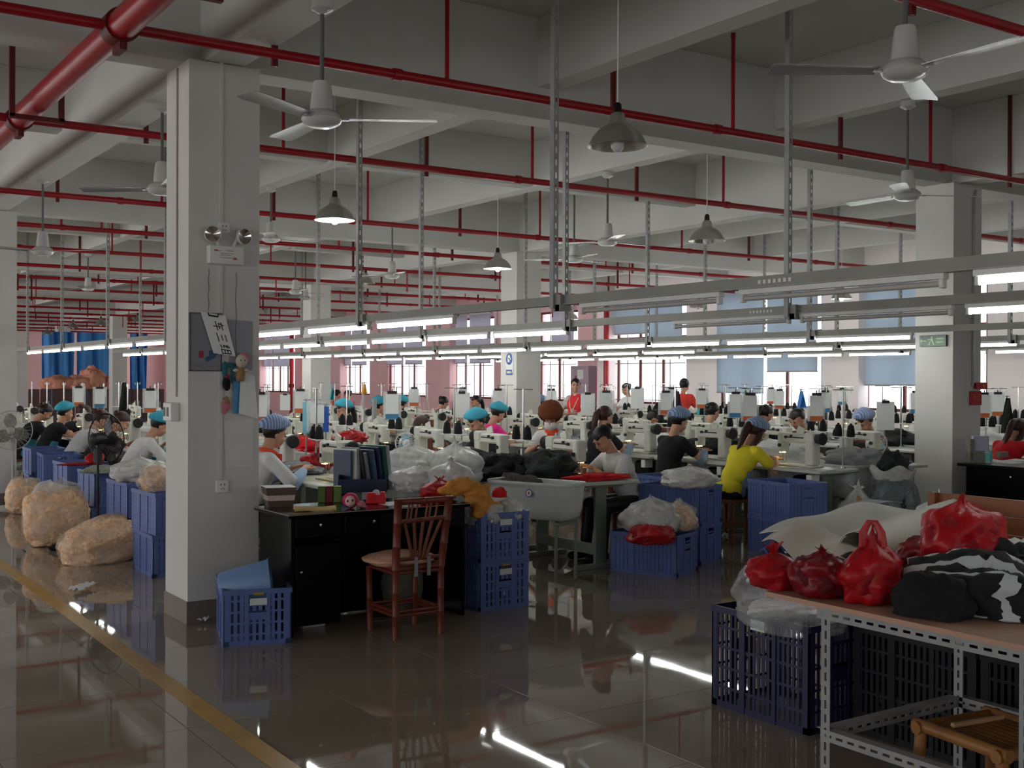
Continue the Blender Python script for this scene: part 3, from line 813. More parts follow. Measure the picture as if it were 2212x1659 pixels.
# foam sacks along the aisle
def sack(label, loc, r, seed, rz=0, rot=None, top=True):
    t = thing('foam_sack', label, 'sack', loc, rz, 'clear sacks of peach foam scraps', rot=rot)
    b = blob((0, 0, 0), r, seed, .07, 1.6, .02, -.86, 48, 34, sq=.8); z0 = min(v[2] for v in b.v); b.v = [(x, y, z - z0) for x, y, z in b.v]
    c_ = blob((0, 0, 0), tuple(k * .95 for k in r), seed, .07, 2.6, .06, -.86, 64, 46, sq=.8); z1 = min(v[2] for v in c_.v); c_.v = [(x, y, z - z1 + .004) for x, y, z in c_.v]
    c_.build('foam_scraps', m_foam, t, True, 70)
    f2 = film('sack_film', (236, 222, 206), .26, .12); b.build('sack_film', f2, t, True, 75)
    if top:
        h = r[2] * 1.75
        def fn(u, v):
            a = 2 * PI * u; w_ = r[0] * (.82 - .25 * v + .1 * math.sin(5 * a + seed) * v); 
            return (w_ * math.cos(a) + .04 * math.sin(3 * a + seed) * v, w_ * r[1] / r[0] * math.sin(a), h - .08 + v * r[2] * (.42 + .12 * math.sin(2 * a + seed * 2)))
        MB().sheet(fn, 36, 8, .001).build('open_mouth', film('sack_film2', (220, 218, 214), .4, .16), t, True, 80)
    return t
sack('biggest standing clear sack of peach foam scraps beside the aisle line', G(120, 1176), (.29, .25, .31), 3)
sack('clear sack of peach foam scraps at the very left, behind the biggest sack', G(52, 1108), (.2, .2, .22), 8)
t = sack('tightly filled sack of peach foam lying on its side in front of the others', G(236, 1208), (.4, .27, .2), 12, rz=.3, rot=(math.radians(4), math.radians(-14), .35), top=False)
MB().sheet(lambda u, v: (.26 + .16 * u, -.14 + .3 * v, .3 + .1 * math.sin(u * 3) + .03 * math.sin(v * 9)), 10, 10, .001).build('tied_end', f_clear, t, True, 80)
bag('clear_bag', 'clear plastic bag with white scraps slumped between the two foam sacks', G(172, 1168), (.16, .14, .13), f_clear, m_whitec, 21, ear=.05)
bag('clear_bag', 'crumpled empty clear plastic bag at the foot of the black fan', G(232, 1115) , (.26, .18, .1), f_dark, None, 23, ear=.06)
cloth_heap('dark_rag', 'small black rag on the floor by the foam sacks', 'rag', G(130, 1188), (.08, .05, .04), m_blackc, 5)
def litter(label, x, y, r, m_, seed): 
    b = MB().sheet(lambda u, v: ((u - .5) * 2 * r[0], (v - .5) * 2 * r[1], .004 + r[2] * (.5 + .5 * noise.noise(Vector((u * 4 + seed, v * 4, seed)))) * 1.2), 14, 10, .001)
    o = b.build('crumpled_paper', m_, None, True, 80, loc=G(x, y)); o.rotation_euler[2] = seed
    return tag(o, label, 'litter', 'scraps on the floor')
litter('crumpled white paper scrap on the floor left of the near pillar', 180, 1275, (.14, .05, .05), m_paper, .9)
litter('small white scrap on the floor beside the bin stack', 1145, 1305, (.05, .015, .02), m_paper, 2)
litter('white scrap on the shiny floor right of the yellow line', 440, 1345, (.05, .04, .05), m_paper, 4)
litter('white crumpled ball by the legs of the wooden chair', 1568, 1170, (.055, .05, .09), m_paper, 6)

# ------------------------------------------------------------------ crates
m_crate = mat('blue_crate_plastic', (88, 106, 160), .48, vary=.12, vscale=6)
m_crate2 = mat('dark_purple_crate_plastic', (40, 38, 70), .45, vary=.12)
def crate_mesh(w, d, h, pitch=.034, slat=.022, bands=5, th=.006, tap=.0):
    b = MB()
    b.bb(-w / 2 + .01, w / 2 - .01, -d / 2 + .01, d / 2 - .01, .004, .012)
    c = .035
    for sx in (-1, 1):
        for sy in (-1, 1):
            b.bb(*sorted((sx * w / 2, sx * (w / 2 - c))), *sorted((sy * (d / 2), sy * (d / 2 - .008))), 0, h)
            b.bb(*sorted((sx * w / 2, sx * (w / 2 - .008))), *sorted((sy * (d / 2), sy * (d / 2 - c))), 0, h)
    for (L, D, ax) in ((w, d, 0), (d, w, 1)):
        for s_ in (-1, 1):
            def bar(a0, a1, z0, z1, o0, o1):
                q = sorted((s_ * (D / 2 - o0), s_ * (D / 2 - o1)))
                if ax == 0: b.bb(a0, a1, q[0], q[1], z0, z1)
                else: b.bb(q[0], q[1], a0, a1, z0, z1)
            bar(-L / 2, L / 2, h - .03, h, -.006, .006); bar(-L / 2, L / 2, 0, .03, 0, .008)
            for k in range(1, bands): bar(-L / 2 + .02, L / 2 - .02, h * k / bands - .006, h * k / bands + .006, .001, .007)
            for q_ in (-.16, .16): bar(L * q_ - .012, L * q_ + .012, 0, h, -.004, .004)
            n = int((L - 2 * c) / pitch); hw = .062
            for i in range(n + 1):
                x = -L / 2 + c + (L - 2 * c) * i / n
                top = h - .03
                if abs(x) < hw and ax == 0: top = h - .1
                bar(x - slat / 2, x + slat / 2, .03, top, .002, .006)
            if ax == 0:
                bar(-hw - .02, hw + .02, h - .1, h - .085, -.002, .006)
                bar(-L * .16, L * .16, h * .45, h * .62, .001, .005)
    return b
def crate_proto(nm, dims, mm, **k):
    t = thing('plastic_crate', 'x', 'crate')
    crate_mesh(*dims, **k).build('crate_body', mm, t)
    return note(t)
C_BL = crate_proto('c', (.40, .6, .335), m_crate)
C_BL2 = crate_proto('c', (.43, .6, .335), m_crate, slat=.031)
C_DK = crate_proto('c', (.42, .62, .49), mat('shaded_purple_crate_plastic', (17, 16, 24), .6), pitch=.03, slat=.017, bands=5)  # purple crate plastic darkened, under-table shade put into the colour
C_PU = crate_proto('c', (.42, .62, .49), m_crate2, pitch=.03, slat=.015, bands=5)
m_lab = mat('pale_label', (196, 206, 204), .6); m_yell = mat('yellow_tape', (150, 130, 50), .6)
def crate(proto, x, y, z, rz, label, group='blue plastic crates', card=True):
    o = pocket(proto, (x, y, z), rz, label, group)
    return o
STK = .32
def card(x, y, z, rz, o):
    pass
crate(C_BL, 2.66, 6.82, 0.0, math.radians(-16), 'blue crate at the foot of the near pillar, holding a pale blue bin')
crate(C_BL, 4.42, 6.93, 0.0, 0, 'bottom crate of the blue pair beside the black desk')
crate(C_BL, 4.42, 6.93, .336, 0, 'top crate of the blue pair beside the black desk, stuffed with white bags')
crate(C_BL2, 6.35, 7.28, 0, math.radians(24), 'low blue crate under the clear bags, middle of the floor')
crate(C_BL2, 6.95, 7.62, 0, math.radians(20), 'blue crate directly behind the low crate with clear bags, lower of its stack')
crate(C_BL2, 6.95, 7.62, .336, math.radians(20), 'blue crate under the long milky bag, upper of its stack')
crate(C_BL2, 7.5, 8.35, 0, math.radians(8), 'blue crate behind the milky bag, lower of its stack'); crate(C_BL2, 7.5, 8.35, .336, math.radians(8), 'blue crate behind the milky bag, upper of its stack, left of the woman in yellow')
crate(C_BL2, 8.02, 7.35, 0, math.radians(-8), 'lower blue crate in front of the woman in yellow'); crate(C_BL2, 8.02, 7.35, .336, math.radians(-8), 'upper blue crate in front of the woman in yellow')
crate(C_BL2, 4.95, 8.3, 0, 0, 'dark blue crate in the shade under the white tubs')
crate(C_PU, 4.2, 3.83, 0, 0, 'tall dark purple crate beside the slotted steel table', 'tall dark crates')
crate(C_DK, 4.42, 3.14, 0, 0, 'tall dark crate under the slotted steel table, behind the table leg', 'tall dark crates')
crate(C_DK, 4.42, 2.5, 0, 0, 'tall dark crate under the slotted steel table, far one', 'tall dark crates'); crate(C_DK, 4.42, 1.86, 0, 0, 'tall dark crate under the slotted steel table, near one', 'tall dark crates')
o = MB().bb(0, .05, -2.6, .8, 0, .77).bb(.05, .9, .75, .8, 0, .77).build('shade_board', mat('under_table_shade', (14, 14, 15), .6), None, loc=(4.85, 3.3, 0)); tag(o, 'added black board standing in for shade behind the slotted steel table', 'panel')  # added board, its black stands in for the deep shade under the table
# crates along the aisle behind the pillar
for i, (px, py, nz_) in enumerate(((62, 972, 2), (92, 985, 2), (135, 1004, 2), (193, 1024, 2), (262, 1047, 2), (322, 1070, 2))):
    g = G(px, py, .66)
    for j in range(nz_):
        crate(C_BL2, g.x + .25, g.y + .28, .336 * j, math.radians(rnd.uniform(-5, 5)), 'blue aisle-side crate, %s from the far pillar, %s layer' % (ORD[i], ('bottom', 'upper')[j]))
def crate_label(x, y, z, c_, what, w_=.1, h_=.04):
    o = MB().box((0, 0, 0), (w_, .002, h_)).build('paper_label', c_, None, loc=(x, y, z)); tag(o, what, 'label', 'labels on crates'); return o
crate_label(4.42, 6.618, .605, m_lab, 'white label in the handle of the top crate beside the desk'); crate_label(4.42, 6.618, .262, m_lab, 'white label in the handle of the bottom crate beside the desk')
crate_label(4.42, 6.617, .31, m_yell, 'yellow tape above the label of the bottom crate beside the desk', .06, .015)
q = crate_label(2.579, 6.52, .262, m_lab, 'pale label in the handle of the crate at the near pillar'); q.rotation_euler[2] = math.radians(-16)
q = crate_label(2.578, 6.517, .31, m_yell, 'yellow tape on the rim of the crate at the near pillar', .06, .015); q.rotation_euler[2] = math.radians(-16)
q = crate_label(3.984, 3.83, .44, m_lab, 'white label in the handle of the tall purple crate', .09, .05); q.rotation_euler[2] = PI / 2
# pale blue bin lying in the crate
t = thing('waste_bin', 'pale translucent blue bin lying inside the crate at the near pillar', 'bin', (2.56, 6.72, .33), rot=(math.radians(8), math.radians(82), math.radians(-16)))
m_pbl = mat('pale_blue_plastic', (104, 134, 176), .4, alpha=1)
MB().lathe([(.001, -.14), (.09, -.14), (.1, -.13), (.135, .16), (.142, .162), (.142, .17), (.13, .168), (.096, -.125), (.001, -.125)], n=28).build('bin_body', m_pbl, t, True)
# bags heaped on crates
bag('clear_bag', 'clear bag of white scraps piled on the low crate', (6.2, 7.15, .34), (.24, .2, .16), f_clear2, m_whitec, 31, ear=0, inner_scale=.85)
bag('red_bag', 'red bag with a green tag squeezed under the clear bag on the low crate', (6.1, 7.02, .28), (.2, .16, .1), f_red, m_redin, 33, ear=0)
bag('clear_bag', 'small clear bag of peach foam beside the white scrap bag', (6.55, 7.2, .33), (.15, .15, .14), f_clear, m_foam, 36, ear=.05)
bag('milky_bag', 'long milky bag lying over the blue crate stack', (6.9, 7.45, .66), (.27, .22, .1), f_clear2, m_whitec, 38, ear=.04, rz=.4)
bag('white_bag', 'white bag bulging from the left of the top crate beside the desk', (4.33, 6.8, .58), (.14, .17, .1), f_clear2, m_whitec, 41, ear=0)
bag('white_bag', 'white bag bulging from the right of the top crate beside the desk', (4.54, 6.82, .58), (.1, .17, .1), f_clear2, m_whitec, 43, ear=.03)
bag('clear_bag', 'clear bag with pink and yellow scraps right of the blue bins', (8.56, 6.98, .0), (.18, .16, .34), f_clear2, mat('mixed_scraps', (190, 150, 90), .8, vary=.5, vscale=9), 46, ear=.08)
bag('clear_bag', 'small clear bag hanging over the aisle crate nearest the pillar, with foam', G(338, 1062, .66), (.14, .12, .13), f_clear, m_foam, 47, ear=.04)
bag('clear_bag', 'clear bag of white cloth on the aisle crate behind the black fan', G(300, 1040, .66), (.24, .2, .12), f_clear2, m_whitec, 48, ear=.05)
o = blob((0, 0, 0), (.25, .2, .42), 51, .1, 1.8, .08, -.85); zz = min(v[2] for v in o.v); o.v = [(x, y, z - zz) for x, y, z in o.v]
t = thing('refuse_bag', 'large translucent grey bag of dark scraps beside the table end of the worker in yellow', 'bag', (9.07, 6.98, 0))
o.build('bag_film', f_dark, t, True, 75)
o = blob((0, 0, 0), (.22, .17, .37), 52, .1, 1.8, .08, -.85); zz = min(v[2] for v in o.v); o.v = [(x, y, z - zz + .01) for x, y, z in o.v]; o.build('contents', m_dgreen, t, True, 75)
MB().sheet(lambda u, v: ((.19 + .05 * v) * math.cos(2 * PI * u), (.16 + .05 * v) * math.sin(2 * PI * u), .66 + .12 * v + .03 * math.sin(10 * PI * u) * v), 40, 6, .001).build('open_mouth', f_clear2, t, True, 80)
cloth_heap('grey_cloth', 'dark grey cloth poking out of the big grey refuse bag', 'cloth', (9.05, 6.97, .72), (.15, .11, .13), m_dgreen, 54)
# cloth heaps on the sewing tables and in the tubs (each its own pile)
HEAPS = [((5.28, 7.72, .66), (.11, .26, .1), m_dbrown, 'dark cloth pieces lying low in the nearest tub'), ((5.42, 8.3, .74), (.22, .28, .15), m_blackc, 'black cloth heaped over the far end of the nearest tub'),
         ((5.75, 7.95, .76), (.2, .22, .14), m_dgreen, 'dark green cloth mound in front of the woman in the white blouse'), ((5.42, 8.85, .7), (.24, .4, .16), m_dbrown, 'dark brown cloth heap on the second tub'),
         ((6.0, 7.6, .755), (.28, .1, .035), m_redc, 'folded red cloth on the table edge by the white-bloused woman'), ((5.5, 11.2, .74), (.2, .3, .1), m_blackc, 'black cloth in the fourth tub'),
         ((9.4, 7.6, .72), (.22, .4, .12), m_greyc, 'grey cloth on the tub behind the yellow woman machine'), ((9.45, 8.7, .72), (.24, .42, .14), m_whitec, 'white cloth heap on the second tub of the yellow row'), ((9.4, 9.7, .72), (.24, .42, .14), m_blackc, 'black cloth heap on the third tub of the yellow row'),
         ((9.4, 11.0, .72), (.24, .5, .15), m_whitec, 'white cloth heap on the fourth tub of the yellow row'), ((9.3, 12.5, .72), (.24, .5, .15), m_greyc, 'grey cloth heap on the fifth tub of the yellow row'), ((8.8, 9.75, .755), (.16, .2, .07), m_greyc, 'grey cloth folded by the second machine of the yellow row'),
         ((12.6, 8.4, .72), (.24, .5, .17), m_whitec, 'white cloth heap on the nearest tub of the third tub line'), ((12.6, 9.8, .72), (.24, .5, .16), m_dgreen, 'dark cloth heap on the second tub of the third tub line'), ((12.7, 11.4, .72), (.24, .5, .16), m_whitec, 'white cloth heap on the third tub of the third tub line'),
         ((4.15, 9.6, .755), (.2, .25, .07), m_greyc, 'crumpled pale cloth in front of the striped-cap woman'), ((5.4, 12.4, .73), (.2, .4, .12), m_redc, 'red cloth heap among the tubs left of centre'), ((12.2, 5.9, .755), (.22, .3, .15), m_greyc, 'silver grey bundle on the table at the right edge'),
         ((4.6, 13.2, .75), (.2, .3, .12), m_whitec, 'white cloth on the aisle row behind the fan'), ((10.3, 8.4, .755), (.2, .25, .1), m_blackc, 'black jacket folded beside the worker in brown')]
for i, (loc, r, mm, lb) in enumerate(HEAPS):
    cloth_heap('cloth_heap', lb, 'cloth', loc, r, mm, 60 + i, 0, group='cloth heaps on the sewing rows')
# red carrier bags on the rows
bag('red_bag', 'red carrier bag on the aisle row right of the striped-cap woman', (4.32, 9.55, .757), (.14, .13, .1), f_red, m_redin, 71, ear=.05)
bag('red_bag', 'red bag lying on a tub left of centre', PX(760, 955, 5.36) , (.17, .15, .07), f_red, m_redin, 72, ear=.05)
# ------------------------------------------------------------------ near pillar fittings
def remesh(mb, voxel, smooth=4, name='tmp'):
    me = mb.mesh(name)
    o = bpy.data.objects.new('tmp_shape', me); COL.objects.link(o)
    m_ = o.modifiers.new('r', 'REMESH'); m_.mode = 'VOXEL'; m_.voxel_size = voxel; m_.use_smooth_shade = True
    if smooth: s_ = o.modifiers.new('s', 'SMOOTH'); s_.factor = .5; s_.iterations = smooth
    dg = bpy.context.evaluated_depsgraph_get(); dg.update()
    ev = bpy.data.meshes.new_from_object(o.evaluated_get(dg))
    bpy.data.objects.remove(o); bpy.data.meshes.remove(me)
    out = MB(); out.v = [tuple(v.co) for v in ev.vertices]; out.f = [tuple(p.vertices) for p in ev.polygons]; out.mi = [0] * len(out.f)
    bpy.data.meshes.remove(ev)
    return out
def on_pillar(px, py): return PY(px, py, 7.312)
def text_strokes(m_, strokes, org, ux, uz, s, w_=.006, off=-.0025):
    """brush strokes of a character on a plane: strokes in 0..1 units"""
    for (a, b, c, d) in strokes:
        p = org + ux * (a * s) + uz * (b * s); q = org + ux * (c * s) + uz * (d * s)
        dd = (q - p); L = dd.length; dd.normalize(); n = ux.cross(uz).normalized()
        sd = dd.cross(n).normalized() * w_ / 2
        o_ = n * abs(off)
        m_.add([p - sd + o_, q - sd + o_, q + sd + o_, p + sd + o_], [(0, 1, 2, 3)])
# emergency lamp with two heads
c = on_pillar(482, 553)
t = thing('emergency_lamp', 'white emergency lamp with two round heads on the near pillar', 'emergency lamp', (c.x, 7.31, c.z))
MB().rbox((0, -.035, 0), (.235, .07, .12), .01).build('lamp_case', m_white, t, True)
ink = MB(); 
for (x, z, w_, h_) in ((-.06, .025, .035, .004), (.02, .028, .05, .004), (0, .01, .09, .003), (-.01, -.002, .07, .003), (0, -.018, .1, .003)): ink.box((x, -.0712, z), (w_, .001, h_))
ink.build('printed_text', mat('grey_ink', (120, 110, 110), .7), t)
MB().box((.055, -.0715, -.022), (.022, .002, .012)).box((-.075, -.0715, .028), (.02, .002, .008)).build('red_mark', mat('mark_red', (170, 60, 60), .6), t)
m_lens = mat('lamp_lens', (210, 200, 198), .12, .9)
for sx, px, py in ((-1, 456, 508), (1, 517, 513)):
    q = on_pillar(px, py); x, z = q.x - c.x, q.z - c.z
    R = Matrix.Rotation(math.radians(90), 3, 'X') @ Matrix.Rotation(math.radians(14 * sx), 3, 'Y')
    h_ = MB().lathe([(.02, -.0), (.05, .02), (.056, .05), (.053, .056), (.05, .05)], (x, -.02, z), 20, R, cap=False); h_.tube([(x * .5, -.03, .06), (x * .8, -.03, z)], .012, 8)
    h_.build('lamp_head', m_white, t, True)
    MB().lathe([(.05, .048), (.03, .04), (.001, .03)], (x, -.02, z), 20, R, cap=False).build('reflector', m_lens, t, True)
def socket(name, label, px, py, w_=.085, h_=.085):
    q = on_pillar(px, py); t = thing(name, label, 'socket', (q.x, 7.31, q.z))
    MB().rbox((0, -.012, 0), (w_, .024, h_), .006).build('plate', m_white, t, True)
    MB().box((-.012, -.0245, .012), (.006, .001, .01)).box((.012, -.0245, .012), (.006, .001, .01)).box((-.008, -.0245, -.016), (.004, .001, .012), rot=Matrix.Rotation(.5, 3, 'Y')).box((.008, -.0245, -.016), (.004, .001, .012), rot=Matrix.Rotation(-.5, 3, 'Y')).build('socket_holes', m_black, t)
    return t
socket('wall_socket', 'white wall socket low on the near pillar', 478, 1050)
socket('wall_socket', 'small white socket above the emergency lamp', 482, 493, .075, .07)
a, b = on_pillar(475, 1035), on_pillar(475, 800)
o = MB().bb(-.011, .011, -.012, 0, a.z, 3.66).build('cable_conduit', m_paint, None, loc=(a.x, 7.31, 0)); tag(o, 'white cable duct running up the near pillar to the ceiling', 'cable duct')
a = PX(382, 900, 2.409)
o = MB().bb(-.008, 0, -.01, .01, 1.47, 3.64).build('cable_conduit', mat('dull_duct', (150, 138, 134), .6), None, loc=(2.41, a.y, 0)); tag(o, 'thin duct up the narrow lit side of the near pillar', 'cable duct')
a = PX(367, 885, 2.41)
t = thing('switch_box', 'grey switch box on the narrow lit side of the near pillar', 'switch', (2.41, 7.56, a.z - .01))
MB().rbox((-.03, .0, 0), (.06, .17, .12), .008).build('case', m_white, t, True); MB().box((-.062, -.02, 0), (.006, .03, .06)).box((-.062, .05, .0), (.006, .03, .06)).build('switch_lever', m_greyc, t)
# hanging wires
for (x0, x1, ya, yb, lb) in ((450, 453, 580, 672, 'thin black wire from the emergency lamp to the white clipboard'), (509, 508, 590, 790, 'thin black wire from the emergency lamp down past the papers')):
    p, q = on_pillar(x0, ya), on_pillar(x1, yb)
    o = MB().tube([(p.x + .004 * math.sin(k * 1.7), 7.305, p.z + (q.z - p.z) * k / 10) for k in range(11)], .0015, 5).build('wire', m_black, None); tag(o, lb, 'wire')
# notice boards and papers
p, q = on_pillar(409, 676), on_pillar(476, 801)
t = thing('notice_board', 'square grey notice board with a red and a blue picture behind the clipboard', 'notice board', ((p.x + q.x) / 2, 7.308, (p.z + q.z) / 2))
W_, H_ = q.x - p.x, p.z - q.z
MB().rbox((0, -.006, 0), (W_, .012, H_), .004).build('board', mat('notice_grey', (128, 130, 140), .6, vary=.05), t)
fm = MB()
for sx in (-1, 1): fm.box((sx * W_ / 2, -.008, 0), (.006, .018, H_ + .006))
for sz in (-1, 1): fm.box((0, -.008, sz * H_ / 2), (W_ + .006, .018, .006))
fm.build('frame', mat('dark_edge', (54, 58, 66), .5), t)
MB().box((-.03, -.0135, -.08), (.03, .001, .045)).build('red_picture', mat('dull_red2', (150, 50, 56), .7), t)
MB().box((.03, -.0135, -.1), (.07, .001, .03), rot=Matrix.Rotation(-.5, 3, 'Y')).box((.05, -.0137, -.07), (.06, .001, .03)).build('blue_picture', mat('dull_blue', (56, 86, 120), .7), t)
MB().box((-.05, -.0135, -.155), (.05, .001, .012)).box((.05, -.0135, -.155), (.08, .001, .006)).build('printed_text', mat('grey_ink', (1, 1, 1)), t)
# tilted white clipboard with brush characters
a = math.radians(-13)
p, q, r_, s_ = on_pillar(430, 674), on_pillar(483, 682), on_pillar(505, 770), on_pillar(458, 763)
cc = (p + q + r_ + s_) / 4
t = thing('clipboard_sign', 'white clipboard hung askew on the near pillar with three brushed characters', 'clipboard', (cc.x, 7.285, cc.z))
y = -.0
pts = [Vector((v.x - cc.x, 0, v.z - cc.z)) for v in (p, q, r_, s_)]
MB().add([*pts, *[v + Vector((0, -.006, 0)) for v in pts]], [(0, 1, 2, 3), (7, 6, 5, 4), (0, 4, 5, 1), (1, 5, 6, 2), (2, 6, 7, 3), (3, 7, 4, 0)]).build('board', m_paper, t)
ux = (pts[1] - pts[0]).normalized(); uz = (pts[0] - pts[3]).normalized()
# characters read turned a quarter clockwise: che, san, zu
CHE = [(.15, .8, .85, .8), (.42, .98, .25, .55), (.25, .55, .8, .55), (.08, .32, .92, .32), (.55, .7, .55, .02)]
SAN = [(.18, .85, .82, .85), (.24, .5, .76, .5), (.08, .12, .92, .12)]
ZU = [(.3, .95, .1, .68), (.1, .68, .35, .66), (.36, .8, .1, .4), (.1, .4, .38, .42), (.08, .12, .4, .22), (.55, .9, .55, .12), (.55, .9, .88, .9), (.88, .9, .88, .12), (.55, .64, .88, .64), (.55, .38, .88, .38), (.46, .1, .98, .1)]
ch = MB(); s = .075
rx, rz_ = -uz, ux   # quarter turn: text x runs down, text up points right
L = (pts[0] - pts[3]).length
for i, C_ in enumerate((CHE, SAN, ZU)):
    org = pts[0] + ux * .055 - uz * (.045 + i * .08) + Vector((0, -.0075, 0))
    text_strokes(ch, C_, org, rx, rz_, s, .006, 0)
ch.build('brushed_characters', m_black, t)
cl = (pts[0] + pts[1]) / 2
MB().tube([cl + Vector((-.03, -.012, -.012)), cl + Vector((.03, -.012, -.02))], .005, 8).tube([cl + Vector((-.03, -.012, -.012)), cl + Vector((-.035, -.012, .005))], .004, 6).tube([cl + Vector((.03, -.012, -.02)), cl + Vector((.032, -.012, 0))], .004, 6).build('clip', m_black, t)
def flat_paper(name, label, pxs, mm, y=7.306, cat='paper', curl=0.0):
    P_ = [PY(a, b, y) for a, b in pxs]; c_ = sum(P_, Vector()) / 4
    A, B, C_, D_ = [v - c_ for v in P_]
    o = MB().sheet(lambda u, v: tuple((A * (1 - u) + B * u) * (1 - v) + (D_ * (1 - u) + C_ * u) * v + Vector((0, -curl * v * v * (.3 + u), 0))), 8, 8, .0012).build(name, mm, None, True, loc=c_)
    return tag(o, label, cat, 'papers on the near pillar')
flat_paper('paper_sheet', 'pale ruled paper right of the tilted clipboard', [(492, 690), (545, 694), (545, 800), (495, 795)], mat('dim_paper', (150, 152, 162), .8))
flat_paper('paper_sheet', 'faint grey notice paper low on the near pillar', [(483, 910), (548, 905), (546, 1008), (487, 1008)], mat('dim_paper2', (214, 212, 206), .8, vary=.05))
flat_paper('paper_sheet', 'white paper curling off the blue folder beside the soft toys', [(520, 806), (550, 812), (555, 905), (515, 893)], m_paper, 7.28, curl=.02)
flat_paper('blue_folder', 'bright blue plastic folder hanging on the near pillar', [(503, 815), (522, 812), (517, 893), (504, 893)], mat('folder_blue', (70, 140, 190), .3), 7.295, 'folder')
# soft toys hanging on the pillar
def plush(name, label, px, py, y, blobs, cat='soft toy'):
    c_ = PY(px, py, y); t = thing(name, label, cat, c_, rz=0)
    for (pn, mm, cs) in blobs:
        b = MB()
        for (cx_, cy_, cz_, rx_, ry_, rz2) in cs: b.ell((cx_, cy_, cz_), (rx_, ry_, rz2), 14, 10)
        b.build(pn, mm, t, True)
    return t
m_cream = mat('cream_plush', (200, 186, 172), .95, bump=.3, bscale=120); m_pinkp = mat('pink_plush', (196, 120, 130), .95, bump=.3, bscale=120); m_teal = mat('teal_cloth', (50, 110, 118), .9, vary=.15); m_tan = mat('tan_plush', (150, 118, 84), .95)
plush('soft_toy', 'small cream soft toy with pink bonnet hanging by the blue folder', 520, 800, 7.25, [
    ('head', m_cream, [(0, -.01, .06, .038, .035, .045)]), ('bonnet', m_pinkp, [(.022, .01, .075, .035, .03, .045)]), ('body', m_tan, [(0, 0, -.02, .03, .03, .05), (.012, 0, -.05, .018, .02, .025), (-.015, 0, -.05, .018, .02, .025)]), ('arm', m_cream, [(-.035, -.01, .0, .022, .015, .012), (.03, -.01, .0, .02, .015, .012)]), ('eye', m_black, [(-.014, -.043, .065, .004, .003, .005), (.012, -.044, .065, .004, .003, .005)])])
plush('dark_pouch', 'small black pouch with a red tip hanging beside the cream toy', 489, 828, 7.27, [('pouch', m_blackc, [(0, 0, 0, .027, .02, .042), (.004, 0, -.02, .022, .018, .03)]), ('flap', mat('crimson', (150, 24, 50), .7), [(.004, -.005, .043, .016, .016, .014)])], 'pouch')
plush('teal_cord', 'teal cloth strap looped over the hook with the soft toys', 492, 800, 7.29, [('strap', m_teal, [(-.02, 0, .0, .02, .012, .06), (.012, 0, .035, .05, .01, .016), (.03, 0, -.02, .012, .01, .07)])], 'strap')
plush('pink_cloth', 'pink and brown cloth scrap dangling below the pouch', 488, 875, 7.29, [('cloth', m_pinkp, [(0, 0, 0, .03, .008, .045), (-.012, 0, -.03, .018, .008, .03)]), ('brown_patch', m_tan, [(0.004, -.006, .03, .016, .006, .03)])], 'cloth')

# ------------------------------------------------------------------ black desk with its clutter
m_dwood = mat('black_lacquer', (12, 11, 11), .3, vary=.2, spec=.25)
m_dtop = mat('black_glossy_top', (14, 13, 13), .1, spec=.5)
m_edge = mat('worn_edge', (150, 142, 130), .5)
DX0, DX1, DY0, DY1, DZ = 2.79, 4.10, 6.57, 7.14, .76
t = thing('office_desk', 'black lacquered office desk beside the near pillar', 'desk', (DX0, DY0, 0))
w_, d_ = DX1 - DX0, DY1 - DY0
MB().rbox((w_ / 2, d_ / 2, DZ - .012), (w_, d_, .024), .006).build('desktop', m_dtop, t)
e = MB().bb(0, w_, -.002, 0, DZ - .006, DZ - .002); e.bb(-.002, 0, 0, d_, DZ - .006, DZ - .002); e.build('edge_strip', m_edge, t)
MB().bb(.03, .05, .03, d_ - .03, .0, DZ - .024).build('side_panel', m_dwood, t); MB().bb(w_ - .05, w_ - .03, .03, d_ - .03, 0, DZ - .024).build('side_panel', m_dwood, t)
MB().bb(.05, w_ - .05, d_ - .06, d_ - .04, .01, DZ - .024).build('back_panel', m_dwood, t)
MB().bb(.051, .37, .04, d_ - .061, .06, .56).build('pedestal', m_dwood, t)
for (a, b) in ((.055, .365), (.385, .77), (.79, w_ - .055)):
    dr = MB().rbox(((a + b) / 2, .025, .67), (b - a, .02, .12), .003).build('drawer', m_dwood, t)
    MB().lathe([(.004, 0), (.004, .012), (.011, .02), (.01, .026), (.001, .028)], ((a + b) / 2, .015, .685), 12, Matrix.Rotation(PI / 2, 3, 'X')).build('knob', m_chrome, dr, True)
dd_ = MB().rbox((.21, .03, .31), (.3, .02, .48), .003).build('cabinet_door', m_dwood, t)
MB().lathe([(.003, 0), (.009, .012), (.001, .018)], (.09, .02, .4), 10, Matrix.Rotation(PI / 2, 3, 'X')).build('knob', m_chrome, dd_, True)
def on_desk(px, py, z=DZ): return G(px, py, z)
